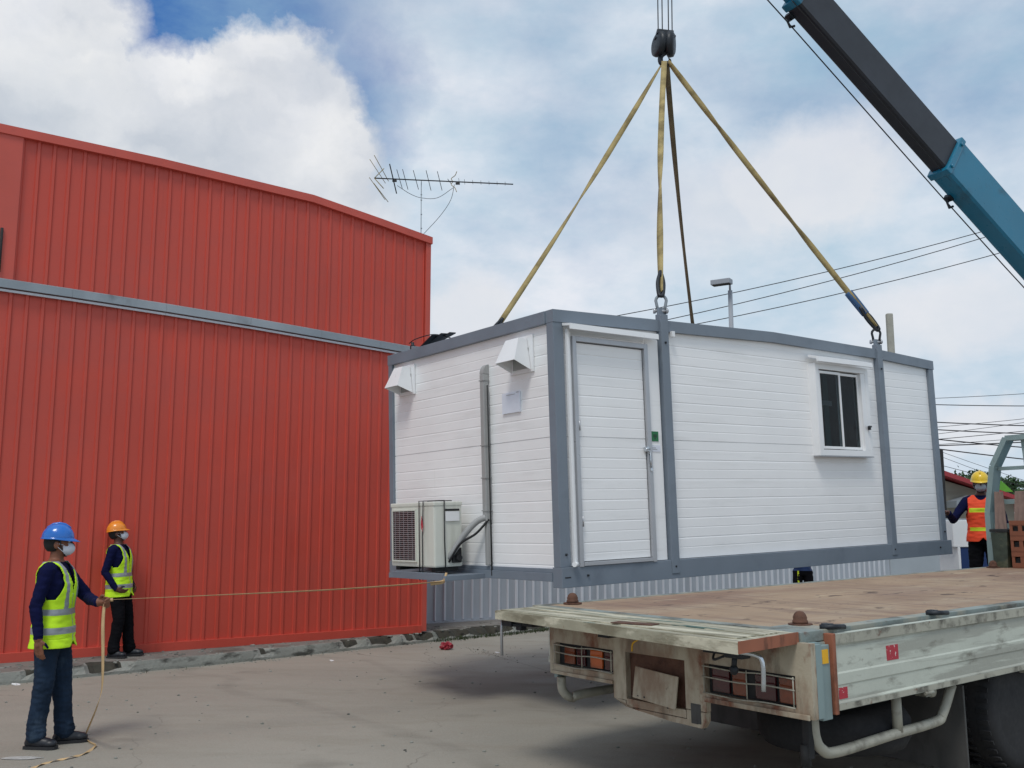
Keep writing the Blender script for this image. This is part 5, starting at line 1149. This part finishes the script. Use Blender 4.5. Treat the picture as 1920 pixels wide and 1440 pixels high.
# warped direction for cloud outlines
nz = nt.nodes.new('ShaderNodeTexNoise'); nz.inputs['Scale'].default_value = 13; nz.inputs['Detail'].default_value = 9; nz.inputs['Roughness'].default_value = .62; t.l(d, nz.inputs['Vector'])
sub = nt.nodes.new('ShaderNodeVectorMath'); sub.operation = 'SUBTRACT'; t.l(nz.outputs['Color'], sub.inputs[0]); sub.inputs[1].default_value = (.5, .5, .5)
mad = nt.nodes.new('ShaderNodeVectorMath'); mad.operation = 'MULTIPLY_ADD'; t.l(sub.outputs[0], mad.inputs[0]); mad.inputs[1].default_value = (.085, .085, .085); t.l(d, mad.inputs[2]); dw = mad.outputs[0]
def blob(px, py, rpx, soft=.2, vec=None, sx=1.0, sy=1.0):
    c = ray(px, py); n = nt.nodes.new('ShaderNodeVectorMath'); n.operation = 'SUBTRACT'; t.l(vec or dw, n.inputs[0]); n.inputs[1].default_value = c
    m_ = nt.nodes.new('ShaderNodeVectorMath'); m_.operation = 'MULTIPLY'; t.l(n.outputs[0], m_.inputs[0]); m_.inputs[1].default_value = (1/sx, 1/sx, 1/sy)
    l_ = nt.nodes.new('ShaderNodeVectorMath'); l_.operation = 'LENGTH'; t.l(m_.outputs[0], l_.inputs[0])
    r = rpx/FPX; return t.rng(l_.outputs['Value'], r*(1-soft), r*(1+soft*.4), 1, 0)
def mx(*a):
    o = a[0]
    for b_ in a[1:]: o = t.math('MAXIMUM', o, b_)
    return o
K = 10.0
def c10(r, g, b, k=1): return tuple(x*K*k for x in S(r, g, b))
# blue base = physical sky tinted by thin cirrus
base = t.mix(.55, sky.outputs[0], c10(112, 165, 208))
veil = t.rng(npt(d, 2.3, 7, .58, (1.3, .4, 2.2), (1, 1, 1.6)), .36, .60)
sep = nt.nodes.new('ShaderNodeSeparateXYZ'); t.l(d, sep.inputs[0])
low = t.rng(sep.outputs['Z'], .02, .42, 1, .30)
veil = t.math('ADD', t.math('MULTIPLY', veil, .72), low, True)
patch = mx(blob(330, 40, 210, .8, None, 1.3, .8), t.math('MULTIPLY', blob(680, 190, 120, .9, None, .8, 1.3), .7))
veil = t.math('MULTIPLY', veil, t.math('SUBTRACT', 1.0, t.math('MULTIPLY', patch, .95)), True)
pale = t.mix(t.rng(npt(d, 5, 6, .6, (7, 1, 1), (1, 1, 2)), .35, .65), c10(192, 212, 228), c10(230, 234, 242))
col = t.mix(veil, base, pale)
col = t.mix(t.math('MULTIPLY', patch, .9), col, c10(52, 104, 176))
# rolling blue-grey gaps
gap = t.math('MULTIPLY', t.rng(npt(d, 4.2, 7, .6, (3, 8, 1), (1, 1, 2.4)), .50, .68), .42)
col = t.mix(gap, col, c10(154, 192, 214))
# cumulus masses
cum = mx(blob(30, 40, 185), blob(90, 120, 140), blob(60, 330, 270), blob(300, 270, 165), blob(420, 190, 100), blob(500, 155, 108), blob(560, 220, 120), blob(600, 310, 115, .2), blob(430, 380, 250), blob(650, 400, 100, .6))
cum2 = mx(t.math('MULTIPLY', blob(1500, 340, 150, .35, None, 1.15, .75), .95), t.math('MULTIPLY', blob(1360, 400, 160, .7, None, 1.2, .6), .75), t.math('MULTIPLY', blob(880, 590, 95, .4), 1.0), t.math('MULTIPLY', blob(1850, 800, 70, .4, None, 1.3, .7), .95), t.math('MULTIPLY', blob(1800, 590, 130, .5, None, 1.5, .6), .8), t.math('MULTIPLY', blob(790, 110, 130, 1.0, None, 1.2, 1), .25))
sh = t.rng(npt(dw, 4.5, 5, .5, (2, 2, 6.3), (1, 1, 1.8)), .38, .64)
sh2 = t.rng(npt(d, 14, 8, .6, (2, 9, .3)), .3, .7)
lit = t.mix(t.math('MULTIPLY', sh2, .5), c10(247, 248, 252), c10(226, 230, 240))
ccol = t.mix(t.math('MULTIPLY', sh, .8), lit, c10(180, 190, 204))
under = mx(blob(250, 360, 200, 1.0, d, 1.6, .7), blob(1480, 440, 120, 1.0, d, 1.8, .6), blob(60, 200, 140, 1.0, d, 1.2, 1))
ccol = t.mix(t.math('MULTIPLY', under, .30), ccol, c10(176, 190, 202))
col = t.mix(t.math('MULTIPLY', cum2, .85), col, t.mix(.3, lit, c10(196, 202, 216)))
col = t.mix(cum, col, ccol)
t.l(col, bg.inputs['Color'])
sun = bpy.data.lights.new('sun', 'SUN'); sun.energy = 1.55; sun.angle = radians(16); sun.color = (1, .96, .9)
so = bpy.data.objects.new('sun', sun); C.objects.link(so)
dirn = V((sin(SUN_AZ)*cos(SUN_EL), cos(SUN_AZ)*cos(SUN_EL), sin(SUN_EL)))
so.rotation_euler = dirn.to_track_quat('Z', 'Y').to_euler(); so.location = dirn*30
# ------------------------------------------------------------------ camera
cd = bpy.data.cameras.new('camera'); cd.sensor_width = 36; cd.lens = FPX/1920*36; cd.clip_end = 2000; cd.clip_start = .05
co = bpy.data.objects.new('camera', cd); C.objects.link(co); co.location = CAM; co.rotation_euler = (pi/2+PITCH, 0, 0); sc.camera = co
sc.view_settings.view_transform = 'Standard'; sc.view_settings.look = 'None'; sc.view_settings.exposure = 0; sc.view_settings.gamma = 1
sc.cycles.max_bounces = 8; sc.cycles.transparent_max_bounces = 8
